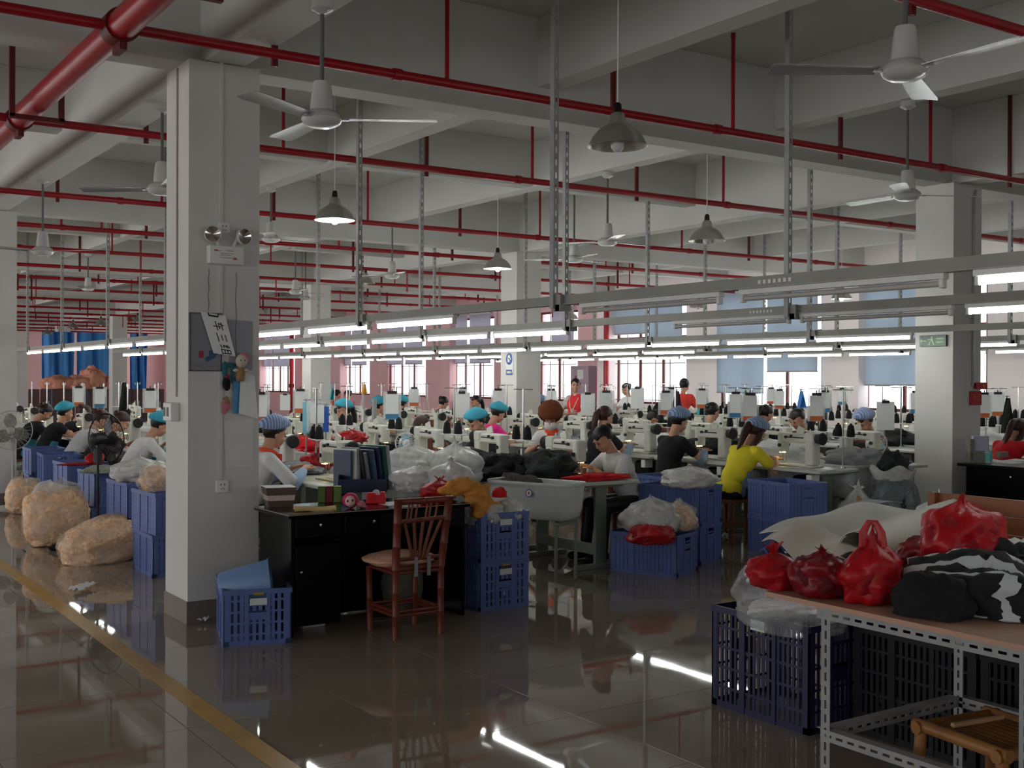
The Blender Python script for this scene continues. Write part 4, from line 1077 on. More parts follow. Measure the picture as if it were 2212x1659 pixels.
# file holder with folders
c = on_desk(800, 1063)
m_navy = mat('navy_plastic', (34, 44, 76), .4); m_navy2 = mat('navy_folder', (56, 70, 96), .35)
t = thing('file_holder', 'dark blue desk file rack full of upright folders', 'file rack', (c.x, c.y + .12, DZ), rz=math.radians(-28))
MB().rbox((0, 0, .006), (.36, .22, .012), .01).rbox((0, -.105, .05), (.36, .01, .09), .004).rbox((-.175, 0, .06), (.01, .22, .12), .003).rbox((.175, 0, .06), (.01, .22, .12), .003).rbox((.0, .1, .08), (.36, .01, .16), .003).build('tray', m_navy, t)
R0 = Matrix.Rotation(math.radians(-28), 3, 'Z')
FO = [(-.15, m_navy2, 'navy folder at the left end of the desk file rack', .29, 0), (-.115, m_white, 'clear folder with white spine in the desk file rack', .3, 2), (-.085, mat('silver_sleeve', (150, 150, 160), .15, .4), 'shiny plastic sleeve in the desk file rack', .31, -2), (-.04, mat('black_folder', (28, 32, 40), .4), 'black folder leaning in the desk file rack', .3, -8), (-.0, mat('grey_folder', (110, 118, 126), .4), 'grey folder leaning in the middle of the file rack', .28, -12),
      (.05, mat('slate_folder', (74, 92, 112), .35), 'slate blue folder leaning in the file rack', .3, -10), (.09, m_navy, 'dark navy folder in the file rack', .32, -10), (.12, mat('dkgreen_folder', (24, 76, 62), .4), 'dark green folder near the right end of the file rack', .33, -8), (.15, mat('silver2', (150, 156, 160), .3), 'grey folder with a black lettered spine, right end of the rack', .33, -7)]
for x, mm, lb, h_, tl in FO:
    w0 = Vector((c.x, c.y + .12, DZ)) + R0 @ Vector((x, 0, .014))
    o = MB().rbox((0, 0, h_ / 2), (.016, .2, h_), .003).build('folder', mm, None, loc=w0); o.rotation_euler = (0, math.radians(tl), math.radians(14)); tag(o, lb, 'folder', 'folders in the desk rack')
def desk_thing(name, label, cat, px, py, z=DZ, rz=0): 
    c_ = on_desk(px, py, z); return thing(name, label, cat, c_, rz)
t = desk_thing('pencil_box', 'green and red square pen box in front of the folders', 'pen box', 712, 1085, rz=math.radians(-30))
m_ol = mat('olive_green', (96, 122, 52), .5)
for x, mm in ((-.052, m_ol), (0, mat('brown_red', (110, 34, 40), .6)), (.052, m_ol)): MB().rbox((x, 0, .055), (.05, .06, .11), .008).build('compartment', mm, t, True)
# storage basket under the pale blue sleeve
t = desk_thing('plastic_basket', 'translucent brown and white plastic basket at the left end of the desk', 'basket', 615, 1095, rz=math.radians(-12))
t.location.y += .1
MB().lathe([(.11, 0), (.12, .04), (.122, .04)], n=4, axis=Matrix.Rotation(PI / 4, 3, 'Z')).build('bottom_band', mat('smoky_brown', (92, 78, 72), .3), t)
MB().lathe([(.122, .04), (.128, .075), (.13, .075)], n=4, axis=Matrix.Rotation(PI / 4, 3, 'Z')).build('middle_band', mat('milk_pink', (196, 176, 172), .3), t)
MB().lathe([(.13, .075), (.138, .12), (.142, .12), (.142, .126), (.13, .126)], n=4, axis=Matrix.Rotation(PI / 4, 3, 'Z')).build('rim_band', mat('smoky_brown', (1, 1, 1)), t)
# pink figure
t = desk_thing('toy_figure', 'round-headed toy with a pink hood lying on the desk', 'toy', 757, 1098, rz=math.radians(-30))
MB().ell((0, 0, .052), (.052, .045, .05), 20, 14).build('hood', mat('hot_pink', (190, 36, 84), .6), t, True)
MB().ell((.0, -.018, .05), (.038, .034, .04), 18, 12).build('face', mat('doll_face', (214, 176, 170), .6), t, True)
MB().ell((-.014, -.05, .052), (.006, .004, .008)).ell((.017, -.049, .056), (.006, .004, .008)).build('eye', m_black, t, True)
MB().ell((.065, 0, .028), (.032, .025, .024)).ell((.088, -.008, .016), (.015, .012, .014)).build('body', m_pinkp, t, True)
t = desk_thing('tape_dispenser', 'bright red desk tape dispenser', 'tape dispenser', 812, 1088, rz=math.radians(-30))
MB().rbox((0, 0, .03), (.13, .06, .06), .012).rbox((-.03, 0, .06), (.06, .055, .03), .012).rbox((.045, 0, .065), (.03, .05, .03), .006).build('body', mat('signal_red', (206, 20, 44), .35), t, True)
MB().tube([(.0, -.012, .07), (.0, .012, .07)], .025, 16).build('tape_roll', m_clear, t, True)
o = MB().sheet(lambda u, v: (-.13 + .26 * u, -.05 + .1 * v, .012 + .016 * math.sin(PI * v) + .004 * math.sin(7 * u)), 14, 8, .012).build('cloth_pouch', mat('cream_print', (206, 176, 120), .8, vary=.2, vscale=14), None, True, loc=on_desk(680, 1103)); o.rotation_euler[2] = math.radians(-18); tag(o, 'flat cream and orange pouch at the front edge of the desk', 'pouch')
bag('plastic_bag', 'big pile of thin white plastic bags behind the folders on the desk', on_desk(905, 1062), (.2, .17, .11), f_clear2, m_whitec, 81, ear=.06)
bag('plastic_bag', 'crumpled white plastic bag behind the red bag on the desk', on_desk(975, 1066), (.17, .15, .13), f_clear2, m_whitec, 82, ear=.06)
bag('plastic_bag', 'loose clear plastic bag on the tub beyond the desk', (4.62, 8.35, .76), (.22, .28, .16), f_clear2, None, 83, ear=.07)
gbag = bag('plastic_bag', 'white plastic bag with a green label beyond the desk', (4.85, 8.0, .76), (.2, .22, .17), f_clear2, m_whitec, 84, ear=.08)
flatg = MB().box((0, 0, 0), (.08, .003, .05)).build('green_label', m_green, gbag, loc=PY(953, 1029, 7.79) - Vector((4.85, 8.0, .76))); flatg.rotation_euler = (0, .35, -.6)
bag('red_bag', 'red carrier bag on the right part of the black desk', on_desk(950, 1078), (.13, .11, .075), f_red, m_redin, 85, ear=.06)
o = MB().sheet(lambda u, v: (-.2 + .4 * u, -.1 + .2 * v, .001 + .002 * math.sin(5 * u)), 6, 4, .001).build('white_paper', m_paper, None, loc=on_desk(880, 1086)); tag(o, 'white papers flat on the black desk under the bags', 'paper')
# orange plush draped over the bin corner
c_ = on_desk(1040, 1085, .78)
t = thing('orange_plush', 'fluffy orange plush cloth draped between desk and crates', 'plush', (4.2, 6.78, .73))
b = MB()
for (x, y, z, r) in ((-.12, 0, .1, .06), (-.05, -.02, .13, .075), (.03, 0, .1, .08), (.1, -.02, .05, .065), (.05, -.08, .0, .06), (.14, -.05, -.01, .05), (-.02, -.1, .03, .05), (.12, -.1, -.05, .045), (.02, -.12, -.06, .045), (-.2, .0, .1, .035), (-.15, -.04, .15, .035), (.16, .0, .11, .03), (.2, -.08, -.02, .035)): merge(b, blob((x, y, z), (r * 1.1, r, r * .8), int(abs(x) * 100), .2, 2.5, .06, -2, 16, 12))
b = remesh(b, .012, 5); b.build('plush_cloth', m_orange, t, True, 180)
o = cloth_heap('red_cap_cloth', 'small red and cream cloth on the white bags beside the orange plush', 'cloth', (4.47, 6.78, .76), (.05, .05, .05), m_redc, 87, amp=.1, crinkle=.06)
# under-desk clutter
o = MB().rbox((0, 0, .035), (.16, .1, .07), .01).build('paper_box', m_white, None, loc=G(672, 1352)); tag(o, 'small white box on the floor under the desk front', 'box')
t = thing('shopping_sack', 'grey woven sack standing under the desk behind the bamboo chair', 'sack', (3.72, 6.83, 0)); blob((0, 0, .2), (.15, .1, .22), 88, .06, 2, .03, -.9).build('sack_body', mat('woven_grey', (92, 92, 80), .8, vary=.3, vscale=30), t, True)
# ------------------------------------------------------------------ bamboo chair
m_bam = mat('reddish_bamboo', (112, 52, 40), .4, vary=.35, vscale=10, stretch=(1, 1, .2))
m_bam2 = mat('split_bamboo', (124, 76, 56), .45, vary=.3, vscale=12)
m_cush = mat('pink_beige_cushion', (196, 150, 128), .9, vary=.15, vscale=7, bump=.3)
ch = thing('bamboo_chair', 'reddish bamboo chair with a fan-shaped back and beige cushion in front of the desk', 'chair', (3.49, 6.37, 0), rz=math.radians(0))
def node_tube(p, q, r, n=10):
    p, q = Vector(p), Vector(q); pts, rs = [], []
    k = max(2, int((q - p).length / .14))
    for i in range(k + 1):
        t_ = i / k
        for d_, rr_ in ((-.008, 1), (0, 1.09), (.008, 1)):
            tt = min(1, max(0, t_ + d_)); pts.append(p.lerp(q, tt)); rs.append(r * rr_)
    return MB().tube(pts, rs, n)
sw, sd, sh = .32, .34, .43
# rear posts (towards the camera) rise to the back, local -Y is the rear of the chair
for sx in (-1, 1):
    node_tube((sx * sw / 2, -sd / 2, 0), (sx * sw / 2, -sd / 2, sh), .022).build('leg', m_bam, ch, True)
    node_tube((sx * sw / 2, sd / 2, 0), (sx * sw / 2 * 1.05, sd / 2, sh - .02), .02).build('leg', m_bam, ch, True)
    p = MB(); 
    node_tube((sx * sw / 2, -sd / 2, sh), (sx * (sw / 2 + .02), -sd / 2 - .07, .87), .025).build('back_post', m_bam, ch, True)
for z, o_ in ((.43, 0), (.405, 0), (.17, 0), (.145, 0)):
    for (a, b) in (((-sw / 2, -sd / 2), (sw / 2, -sd / 2)), ((-sw / 2, sd / 2), (sw / 2, sd / 2)), ((-sw / 2, -sd / 2), (-sw / 2, sd / 2)), ((sw / 2, -sd / 2), (sw / 2, sd / 2))):
        node_tube((a[0], a[1], z), (b[0], b[1], z), .011, 8).build('rail', m_bam, ch, True)
s_ = MB()
for k in range(9): MB().box((-sw / 2 + .03 + k * .0375, 0, .442), (.032, sd, .008)).build('seat_slat', m_bam2, ch)
node_tube((-sw / 2 - .01, -sd / 2 - .066, .85), (sw / 2 + .012, -sd / 2 - .066, .85), .02).build('top_rail', m_bam, ch, True)
node_tube((-sw / 2, -sd / 2 - .045, .725), (sw / 2, -sd / 2 - .045, .735), .013).build('middle_rail', m_bam, ch, True)
node_tube((-sw / 2, -sd / 2 - .005, .49), (sw / 2, -sd / 2 - .005, .49), .013).build('lower_rail', m_bam, ch, True)
for k in range(5):
    MB().tube([(-.045 + k * .022, -sd / 2 - .006, .49), (-.125 + k * .066, -sd / 2 - .046, .73)], [.012, .01], 8).build('fan_slat', m_bam2, ch, True)
for k, x in enumerate((-.11, -.085, -.05, .02, .045, .09)):
    MB().tube([(x, -sd / 2 - .047, .73), (x + .01, -sd / 2 - .064, .85)], .007, 8).build('spindle', m_bam2, ch, True)
for x in (-.03, .06): MB().bb(x - .012, x + .012, -sd / 2 - .028, -sd / 2 - .024, .38, .5).build('cushion_tie', m_greyc, ch)
b = blob((-.03, .03, .465), (.215, .2, .045), 91, .08, 2, .04, -2, 36, 18); b.build('cushion', m_cush, ch, True, 80)

# ------------------------------------------------------------------ slotted steel table at lower right
m_angle = mat('slotted_angle_paint', (146, 146, 146), .5, vary=.15, vscale=9)
m_ply = mat('plywood_top', (176, 138, 116), .5, vary=.12, vscale=3, stretch=(1, .15, 1))
TX0, TX1, TY1, TZ = 3.22, 4.05, 3.06, .8
t = thing('slotted_steel_table', 'work table with plywood top on grey slotted steel legs', 'table', (TX0, TY1, 0))
W_ = TX1 - TX0
MB().bb(0, 2.2, -2.3, 0, TZ - .018, TZ).build('plywood_top', m_ply, t)
def angle_bar(p, q, w=.04, nrm=(-1, 0, 0), side=(0, 0, -1)):
    """slotted angle iron from p to q: a perforated flange facing nrm, a plain flange inward"""
    p, q = Vector(p), Vector(q); d = (q - p); L = d.length; d.normalize(); n = Vector(nrm); s = Vector(side)
    m_ = MB()
    def pl(a0, a1, s0, s1):
        o_ = [p + d * a0 + s * s0, p + d * a1 + s * s0, p + d * a1 + s * s1, p + d * a0 + s * s1]
        m_.add([*o_, *[v + n * .003 for v in o_]], [(3, 2, 1, 0), (4, 5, 6, 7), (0, 1, 5, 4), (1, 2, 6, 5), (2, 3, 7, 6), (3, 0, 4, 7)])
    pl(0, L, 0, w * .38); pl(0, L, w * .62, w)
    k = 0; x = 0.0
    while x < L: 
        pl(x, min(L, x + .02), w * .38, w * .62); x += .05
    o_ = [p, q, q - n * w, p - n * w]; m_.add([*o_, *[v + s * .003 for v in o_]], [(3, 2, 1, 0), (4, 5, 6, 7), (0, 1, 5, 4), (1, 2, 6, 5), (2, 3, 7, 6), (3, 0, 4, 7)])
    return m_
for yy, nm in ((-.26, 'leg'), (-1.03, 'leg'), (-1.85, 'leg')):
    angle_bar((.02, yy, 0), (.02, yy, TZ - .02), side=(0, -1, 0)).build(nm, m_angle, t); angle_bar((.8, yy, 0), (.8, yy, TZ - .02), side=(0, -1, 0)).build(nm, m_angle, t)
angle_bar((.018, -.24, TZ - .02), (.018, -2.3, TZ - .02)).build('top_rail', m_angle, t); angle_bar((.8, -.2, TZ - .02), (.8, -2.3, TZ - .02)).build('top_rail', m_angle, t)
angle_bar((.018, -.26, .345), (.018, -2.3, .345)).build('shelf_rail', m_angle, t); angle_bar((.8, -.26, .345), (.8, -2.3, .345)).build('shelf_rail', m_angle, t)
for yy in (-.28, -1.05): angle_bar((.02, yy, .345), (.8, yy, .345), nrm=(0, -1, 0)).build('cross_rail', m_angle, t)

# wooden plank box on the far side of the table top
m_plank = mat('reddish_pine', (126, 74, 44), .45, vary=.25, vscale=5, stretch=(.6, .12, 5))
p0 = (4.9, 3.56)
t = thing('plank_board', 'low wall of reddish pine planks standing on the far side of the work table', 'plank box', (p0[0], p0[1], TZ))
for k in range(3):
    MB().rbox((0, -.95, .042 + k * .083), (.022, 1.9, .08), .003).build('plank', m_plank, t)
MB().bb(-.04, -.012, -.06, -.02, 0, .25).build('corner_post', m_plank, t)
MB().bb(-.05, .2, -1.95, .0, -.018, 0).build('base_board', m_ply, t)
# rolls of white pattern material
m_roll = mat('white_felt_roll', (198, 198, 186), .7, vary=.05, vscale=4)
m_rollu = mat('grey_felt_underside', (120, 128, 132), .7)
def roll(label, pa, pb, r, m1=m_roll, flapw=0, group='rolls of white sheet material'):
    pa, pb = Vector(pa), Vector(pb); d = pb - pa; L = d.length
    t = thing('sheet_roll', label, 'roll', pa, rot=(0, -math.asin(d.z / L), math.atan2(d.y, d.x)))
    def fn(u, v):
        a = 2 * PI * 1.9 * v; rr_ = r * (1 - .16 * v) * (1 + .06 * math.sin(2 * a + 3 * u))
        return (L * u, -rr_ * math.sin(a), rr_ * math.cos(a))
    MB().sheet(fn, 12, 56, .003).build('rolled_sheet', m1, t, True, 80)
    return t
roll('long white felt roll, its round end against the pine planks', G(1845, 1185, .9), G(2060, 1112, .95) , .075)
roll('slim pale roll with a blue inside behind the red bags', G(1930, 1200, .84), G(2060, 1170, .86), .045)
def drape(name, label, quad, zf, m_, nu=26, nv=18, th=.004, amp=.012):
    A, B, C_, D_ = [Vector(v) for v in quad]; c0 = (A + B + C_ + D_) / 4
    def fn(u, v):
        p = (A * (1 - u) + B * u) * (1 - v) + (D_ * (1 - u) + C_ * u) * v
        return p + Vector((0, 0, zf(u, v))) - c0
    o = MB().sheet(fn, nu, nv, th).build(name, m_, None, True, 80, loc=c0)
    return tag(o, label, 'sheet', 'sheets of white felt on the work table')
z_ = .83
drape('felt_sheet', 'broad white felt sheet sweeping back over the work table', [G(1640, 1178, z_), G(1880, 1200, z_), G(2030, 1120, .9), G(1880, 1110, z_)], lambda u, v: .055 * math.sin(PI * v) * (.5 + .5 * u) + .045 * math.sin(2.6 * u + 1) + .015 * math.sin(9 * v + 5 * u) + .02, m_roll)
drape('felt_sheet', 'curling white felt sheet at the near left, its blue edge lifted', [G(1645, 1178, z_), G(1770, 1262, .81), G(1900, 1215, .83), G(1800, 1150, z_)], lambda u, v: .05 * math.sin(PI * min(1, v * 1.1)) + .035 * math.sin(PI * u) + .02 * math.sin(7 * u + 2 * v) + .02, mat('cream_felt', (190, 182, 168), .7, vary=.06))
drape('felt_sheet', 'grey underside sheet rising behind the white ones', [G(1740, 1140, .85), G(1860, 1110, .88), G(1950, 1085, .9), G(1880, 1078, .9)], lambda u, v: .03 * math.sin(PI * v), m_rollu)
drape('purple_cloth', 'lilac and purple cloth peeping out under the curled felt', [G(1640, 1200, .81), G(1700, 1225, .81), G(1730, 1205, .81), G(1665, 1185, .81)], lambda u, v: .02 * math.sin(9 * u) + .02, mat('lilac_cloth', (120, 96, 150), .8, vary=.3))
# bags standing on the work table
def tbag(label, px, py, r, fm, im, seed, ear=.05, **k): return bag('red_bag' if fm in (f_red, f_red2) else 'clear_bag', label, G(px, py, TZ + .001), r, fm, im, seed, ear=ear, group='bags on the work table', **k)
tbag('crumpled red bag with tied ears at the left end of the work table', 1670, 1268, (.1, .1, .075), f_red, m_redin, 101, ear=.07)
tbag('dark maroon bag, second from the left on the work table', 1775, 1285, (.115, .11, .095), f_red2, m_maroon, 102, ear=.03, neck=.05)
tbag('tall bright red carrier bag with a loop handle in the middle of the work table', 1885, 1300, (.12, .1, .115), f_red, m_redin, 103, ear=.0, neck=.5)
c_ = G(1885, 1300, TZ)
o = MB().tube([(-.03 + .0, 0, 0), (-.032, .01, .05), (-.012, .012, .085), (.012, .01, .085), (.028, .0, .05), (.03, 0, 0)], [.022, .016, .012, .012, .016, .022], 8).build('bag_handle', f_red, None, True, loc=(c_.x - .0, c_.y, TZ + .2)); tag(o, 'red loop handle standing up from the tall carrier bag', 'bag handle')
o.rotation_euler[2] = -.6
tbag('dark maroon bag behind the black and white cloth', 2005, 1262, (.13, .12, .11), f_red2, m_maroon, 104, ear=.04, neck=.05)
bag('red_bag', 'round red knotted bag on top of the pile, largest of all', G(2080, 1225, TZ + .1), (.155, .14, .145), f_red, m_redin, 105, ear=.025, neck=.02, group='bags on the work table')
# black and white striped clothing heap
m_bw = mat('black_white_cloth', (200, 204, 206), .8)
nt_ = m_bw.node_tree; b_ = nt_.nodes['Principled BSDF']
w2 = nt_.nodes.new('ShaderNodeTexWave'); w2.inputs['Scale'].default_value = 3.2; w2.inputs['Distortion'].default_value = 9; w2.inputs['Detail'].default_value = 2; w2.inputs['Detail Scale'].default_value = .6
r2 = nt_.nodes.new('ShaderNodeValToRGB'); r2.color_ramp.interpolation = 'CONSTANT'; r2.color_ramp.elements[0].color = (.008, .008, .009, 1); r2.color_ramp.elements[1].position = .66; r2.color_ramp.elements[1].color = (.5, .52, .53, 1)
tc_ = nt_.nodes.new('ShaderNodeTexCoord'); nt_.links.new(tc_.outputs['Object'], w2.inputs['Vector']); nt_.links.new(w2.outputs['Fac'], r2.inputs[0]); nt_.links.new(r2.outputs[0], b_.inputs['Base Color'])
cloth_heap('striped_garment', 'black and white striped garment crumpled at the right edge of the work table', 'garment', G(2130, 1320, TZ), (.17, .26, .13), m_bw, 107, rz=.3, amp=.2, crinkle=.12)
cloth_heap('black_garment', 'rolled black garment beside the tall red bag', 'garment', G(2010, 1330, TZ), (.09, .13, .1), m_blackc, 108, rz=.2, amp=.15, crinkle=.08)
cloth_heap('grey_garment', 'dark grey cloth draped behind the striped garment', 'garment', G(2190, 1290, TZ + .02), (.1, .16, .12), m_dgreen, 109)
cloth_heap('white_garment', 'white cloth at the right edge behind the striped garment', 'garment', G(2195, 1255, TZ + .02), (.12, .14, .1), m_whitec, 110)
o = MB().rbox((0, 0, .04), (.16, .12, .08), .01).build('grey_box', mat('blue_grey_box', (110, 118, 134), .5), None, loc=G(2160, 1215, TZ)); o.rotation_euler[2] = .4; tag(o, 'blue-grey box between the red bag and the planks', 'box')
# clear bag with sports shoes spilling over the purple crate
t = bag('clear_bag', 'clear bag of pink-white shoes spilling over the tall purple crate', (4.08, 3.72, .43), (.2, .27, .2), f_clear, None, 112, ear=0)
m_shoe = mat('pinkish_white_leather', (206, 190, 190), .5); m_mar = mat('maroon_trim', (96, 20, 40), .5)
for i, (x, y, z, rz, rx) in enumerate(((3.98, 3.72, .52, 2.0, .5), (4.02, 3.52, .56, 1.2, -.4), (4.08, 3.82, .66, 2.5, .3))):
    s_ = thing('sports_shoe', 'pinkish white sports shoe in the clear bag, %s' % ('lowest one at the table corner', 'one nearest the table leg', 'topmost one with maroon lining')[i], 'shoe', (x, y, z), rot=(rx, .2, rz), group='shoes in the clear bag')
    MB().ell((0, 0, .035), (.13, .042, .03), 18, 10).ell((-.06, 0, .06), (.06, .038, .045), 16, 10).ell((.05, 0, .045), (.07, .036, .03), 16, 10).build('upper', m_shoe, s_, True)
    MB().rbox((0, 0, .008), (.26, .08, .022), .038).build('sole', m_white, s_, True)
    MB().ell((-.06, 0, .085), (.045, .026, .024), 14, 8).build('lining', m_mar, s_, True)
# bamboo stool
st = thing('bamboo_stool', 'low yellow-brown bamboo stool at the bottom right corner', 'stool', (G(1992, 1580, .4).x + .2, G(1992, 1580, .4).y - .15, 0), rz=math.radians(-8))
m_stl = mat('yellow_bamboo', (146, 100, 58), .4, vary=.3, vscale=9); m_stc = mat('dark_bamboo_end', (48, 36, 28), .5)
hh = .41; hs = .17
for sx in (-1, 1):
    for sy in (-1, 1): MB().tube([(sx * (hs + .02), sy * (hs + .02), 0), (sx * hs, sy * hs, hh)], .021, 10).build('leg', m_stl, st, True)
for sx in (-1, 1):
    MB().tube([(sx * hs, -hs - .03, hh - .01), (sx * hs, hs + .03, hh - .01)], .022, 12).build('seat_rail', m_stl, st, True)
    MB().tube([(-hs - .03, sx * hs, hh - .015), (hs + .03, sx * hs, hh - .015)], .022, 12).build('seat_rail', m_stl, st, True)
    MB().tube([(sx * hs, -hs, .15), (sx * hs, hs, .15)], .012, 10).build('rung', m_stl, st, True); MB().tube([(-hs, sx * hs, .17), (hs, sx * hs, .17)], .012, 10).build('rung', m_stl, st, True)
for k in range(9): MB().rbox((-.128 + .032 * k, 0, hh - .006), (.029, .32, .008), .003).build('seat_slat', m_stl, st)
MB().tube([(-.12, .08, hh + .008), (.12, .08, hh + .008)], .01, 10).build('loose_cane', mat('pale_cane', (178, 140, 104), .4), st, True)

bag('red_bag', 'small red bag on the aisle crates left of the black fan', G(205, 1004, .67), (.09, .08, .08), f_red, m_redin, 130, ear=.02)
cloth_heap('paper_bundles', 'pale greenish bundles of labels on the aisle crate left of the black fan', 'bundle', G(222, 1022, .67), (.16, .12, .05), mat('pale_green_paper', (150, 160, 146), .8, vary=.3, vscale=20), 131)
cloth_heap('red_scraps', 'red cloth scraps on the crate beside the striped tee', 'cloth', G(165, 1005, .67), (.13, .1, .02), m_redin, 132)
# ------------------------------------------------------------------ right-hand desk, papers, signs
t = thing('office_desk', 'black desk beside the right-hand pillar with papers on it', 'desk', (10.3, 6.05, 0))
MB().rbox((.55, .5, .75), (1.2, 1.15, .03), .006).build('desktop', m_dwood, t); MB().bb(.0, .02, .0, 1.0, 0, .735).build('side_panel', m_dwood, t); MB().bb(.02, 1.1, .02, .04, 0, .735).build('front_panel', m_dwood, t); MB().bb(1.08, 1.1, .04, 1.0, 0, .735).build('side_panel', m_dwood, t)
MB().bb(-.012, 0, .1, .9, .6, .72).build('drawer', m_dwood, t); MB().lathe([(.004, 0), (.012, .015), (.001, .02)], (-.012, .5, .66), 10, Matrix.Rotation(-PI / 2, 3, 'Y')).build('knob', m_chrome, t, True)
def rd(px, py): return G(px, py, .766)
c = rd(2100, 1000)
t = thing('magazine_file', 'grey box file with papers standing on the right-hand desk', 'box file', (c.x + .1, c.y, .766), rz=math.radians(-34))
MB().rbox((0, 0, .06), (.22, .1, .12), .004).rbox((-.08, 0, .13), (.06, .1, .22), .02).build('file_box', mat('grey_pattern_card', (122, 122, 112), .7, vary=.3, vscale=50), t)
MB().box((.02, .01, .17), (.15, .06, .2)).build('paper_stack', mat('bluish_paper', (168, 172, 186), .7), t); MB().box((.1, .03, .16), (.012, .07, .22)).build('maroon_spine', m_mar, t)
t = thing('glass_tumbler', 'clear tumbler with teal label on the right-hand desk', 'tumbler', rd(2135, 1000)); MB().lathe([(.001, .002), (.035, .0), (.04, .12), (.037, .12), (.033, .006), (.001, .008)], n=20).build('cup', m_clear, t, True); MB().lathe([(.0365, .02), (.0405, .1)], n=20, cap=False).build('teal_label', mat('teal_label', (90, 170, 170), .5), t, True)
for i, (px, py, s, lb) in enumerate(((2150, 996, .09, 'open white notebook on the right-hand desk'), (2180, 1000, .12, 'white sheet on the right-hand desk'), (2200, 996, .1, 'stapled white papers at the right edge of the desk'))):
    o = MB().sheet(lambda u, v: (-s + 2 * s * u, -s + 2 * s * v, .003 + .01 * u * v + .002 * i), 4, 4, .004).build('paper_sheet', m_paper, None, loc=rd(px, py)); tag(o, lb, 'paper', 'papers on the right-hand desk')
o = MB().rbox((0, 0, .03), (.16, .05, .06), .004).build('card_box', mat('tan_card', (150, 138, 122), .8), None, loc=rd(2165, 988)); tag(o, 'small tan card box at the back of the right-hand desk', 'box')
bag('white_bag', 'white plastic bag standing between the planks and the right-hand desk', (6.35, 4.55, 0.55), (.15, .13, .17), f_clear2, m_whitec, 120, ear=.05)
o = MB().rbox((0, 0, .27), (.5, .5, .54), .01).build('carton', mat('dim_carton', (84, 66, 50), .8), None, loc=(6.35, 4.55, 0)); tag(o, 'brown carton under the white plastic bag by the planks', 'carton')
# exit sign on the right pillar
PXR = 10.44
a, b = PX(1990, 725, PXR - .001), PX(2047, 748, PXR - .001)
t = thing('exit_sign', 'green emergency exit sign with arrow and running figure on the right pillar', 'sign', (PXR - .03, (a.y + b.y) / 2, (a.z + b.z) / 2))
hw, hh_ = abs(a.y - b.y) / 2, abs(a.z - b.z) / 2
MB().rbox((0.012, 0, 0), (.024, 2 * hw, 2 * hh_), .003).build('sign_case', mat('sign_green', (36, 70, 50), .3), t)
g = MB(); mg = mat('sign_pale_green', (142, 190, 130), .4)
def yz(y0, y1, z0, z1): g.bb(-.004, -.001, y0 * hw, y1 * hw, z0 * hh_, z1 * hh_)
yz(.45, .8, -.12, .12); g.add([(-.003, .8 * hw, .5 * hh_), (-.003, .95 * hw, 0), (-.003, .8 * hw, -.5 * hh_)], [(0, 1, 2)])
yz(-.02, .12, .45, .75); yz(-.05, .15, -.1, .4); g.box((-.003, .2 * hw, -.4 * hh_), (.003, .05 * hw * 2, .7 * hh_), rot=Matrix.Rotation(.5, 3, 'X')); g.box((-.003, -.08 * hw, -.4 * hh_), (.003, .05 * hw * 2, .7 * hh_), rot=Matrix.Rotation(-.5, 3, 'X')); g.box((-.003, .25 * hw, .25 * hh_), (.003, .3 * hw, .14 * hh_))
yz(-.85, -.3, .2, .5); yz(-.85, -.3, -.4, -.1)
g.build('running_figure_and_arrow', mg, t)
# blue safety notice on the centre pillar
a, b = PX(1093, 768, PXR), PX(1109, 806, PXR)
t = thing('safety_notice', 'blue and white round mandatory-sign poster on the centre pillar', 'sign', (PXR - .01, (a.y + b.y) / 2, (a.z + b.z) / 2))
MB().rbox((.004, 0, 0), (.008, abs(a.y - b.y), abs(a.z - b.z)), .003).build('sheet', m_white, t)
RY = Matrix.Rotation(-PI / 2, 3, 'Y'); hw = abs(a.y - b.y) / 2
MB().lathe([(hw * .86, .001), (hw * .86, .003), (.001, .003)], (0, 0, .085), 24, RY).build('blue_disc', m_blue, t)
MB().lathe([(hw * .3, .0035), (hw * .3, .005), (.001, .005)], (0, 0, .12), 16, RY).box((-.0045, .01, .07), (.002, hw * .5, .07)).box((-.0045, -.02, .09), (.002, hw * .6, .03)).build('white_figure', m_white, t)
MB().bb(-.002, 0, -hw * .8, hw * .8, -.17, -.09).build('blue_panel', m_blue, t)
g = MB()
for k in range(4): g.bb(-.0035, -.002, -hw * .65 + k * hw * .34, -hw * .65 + k * hw * .34 + hw * .22, -.15, -.11)
g.build('white_lettering', m_white, t)
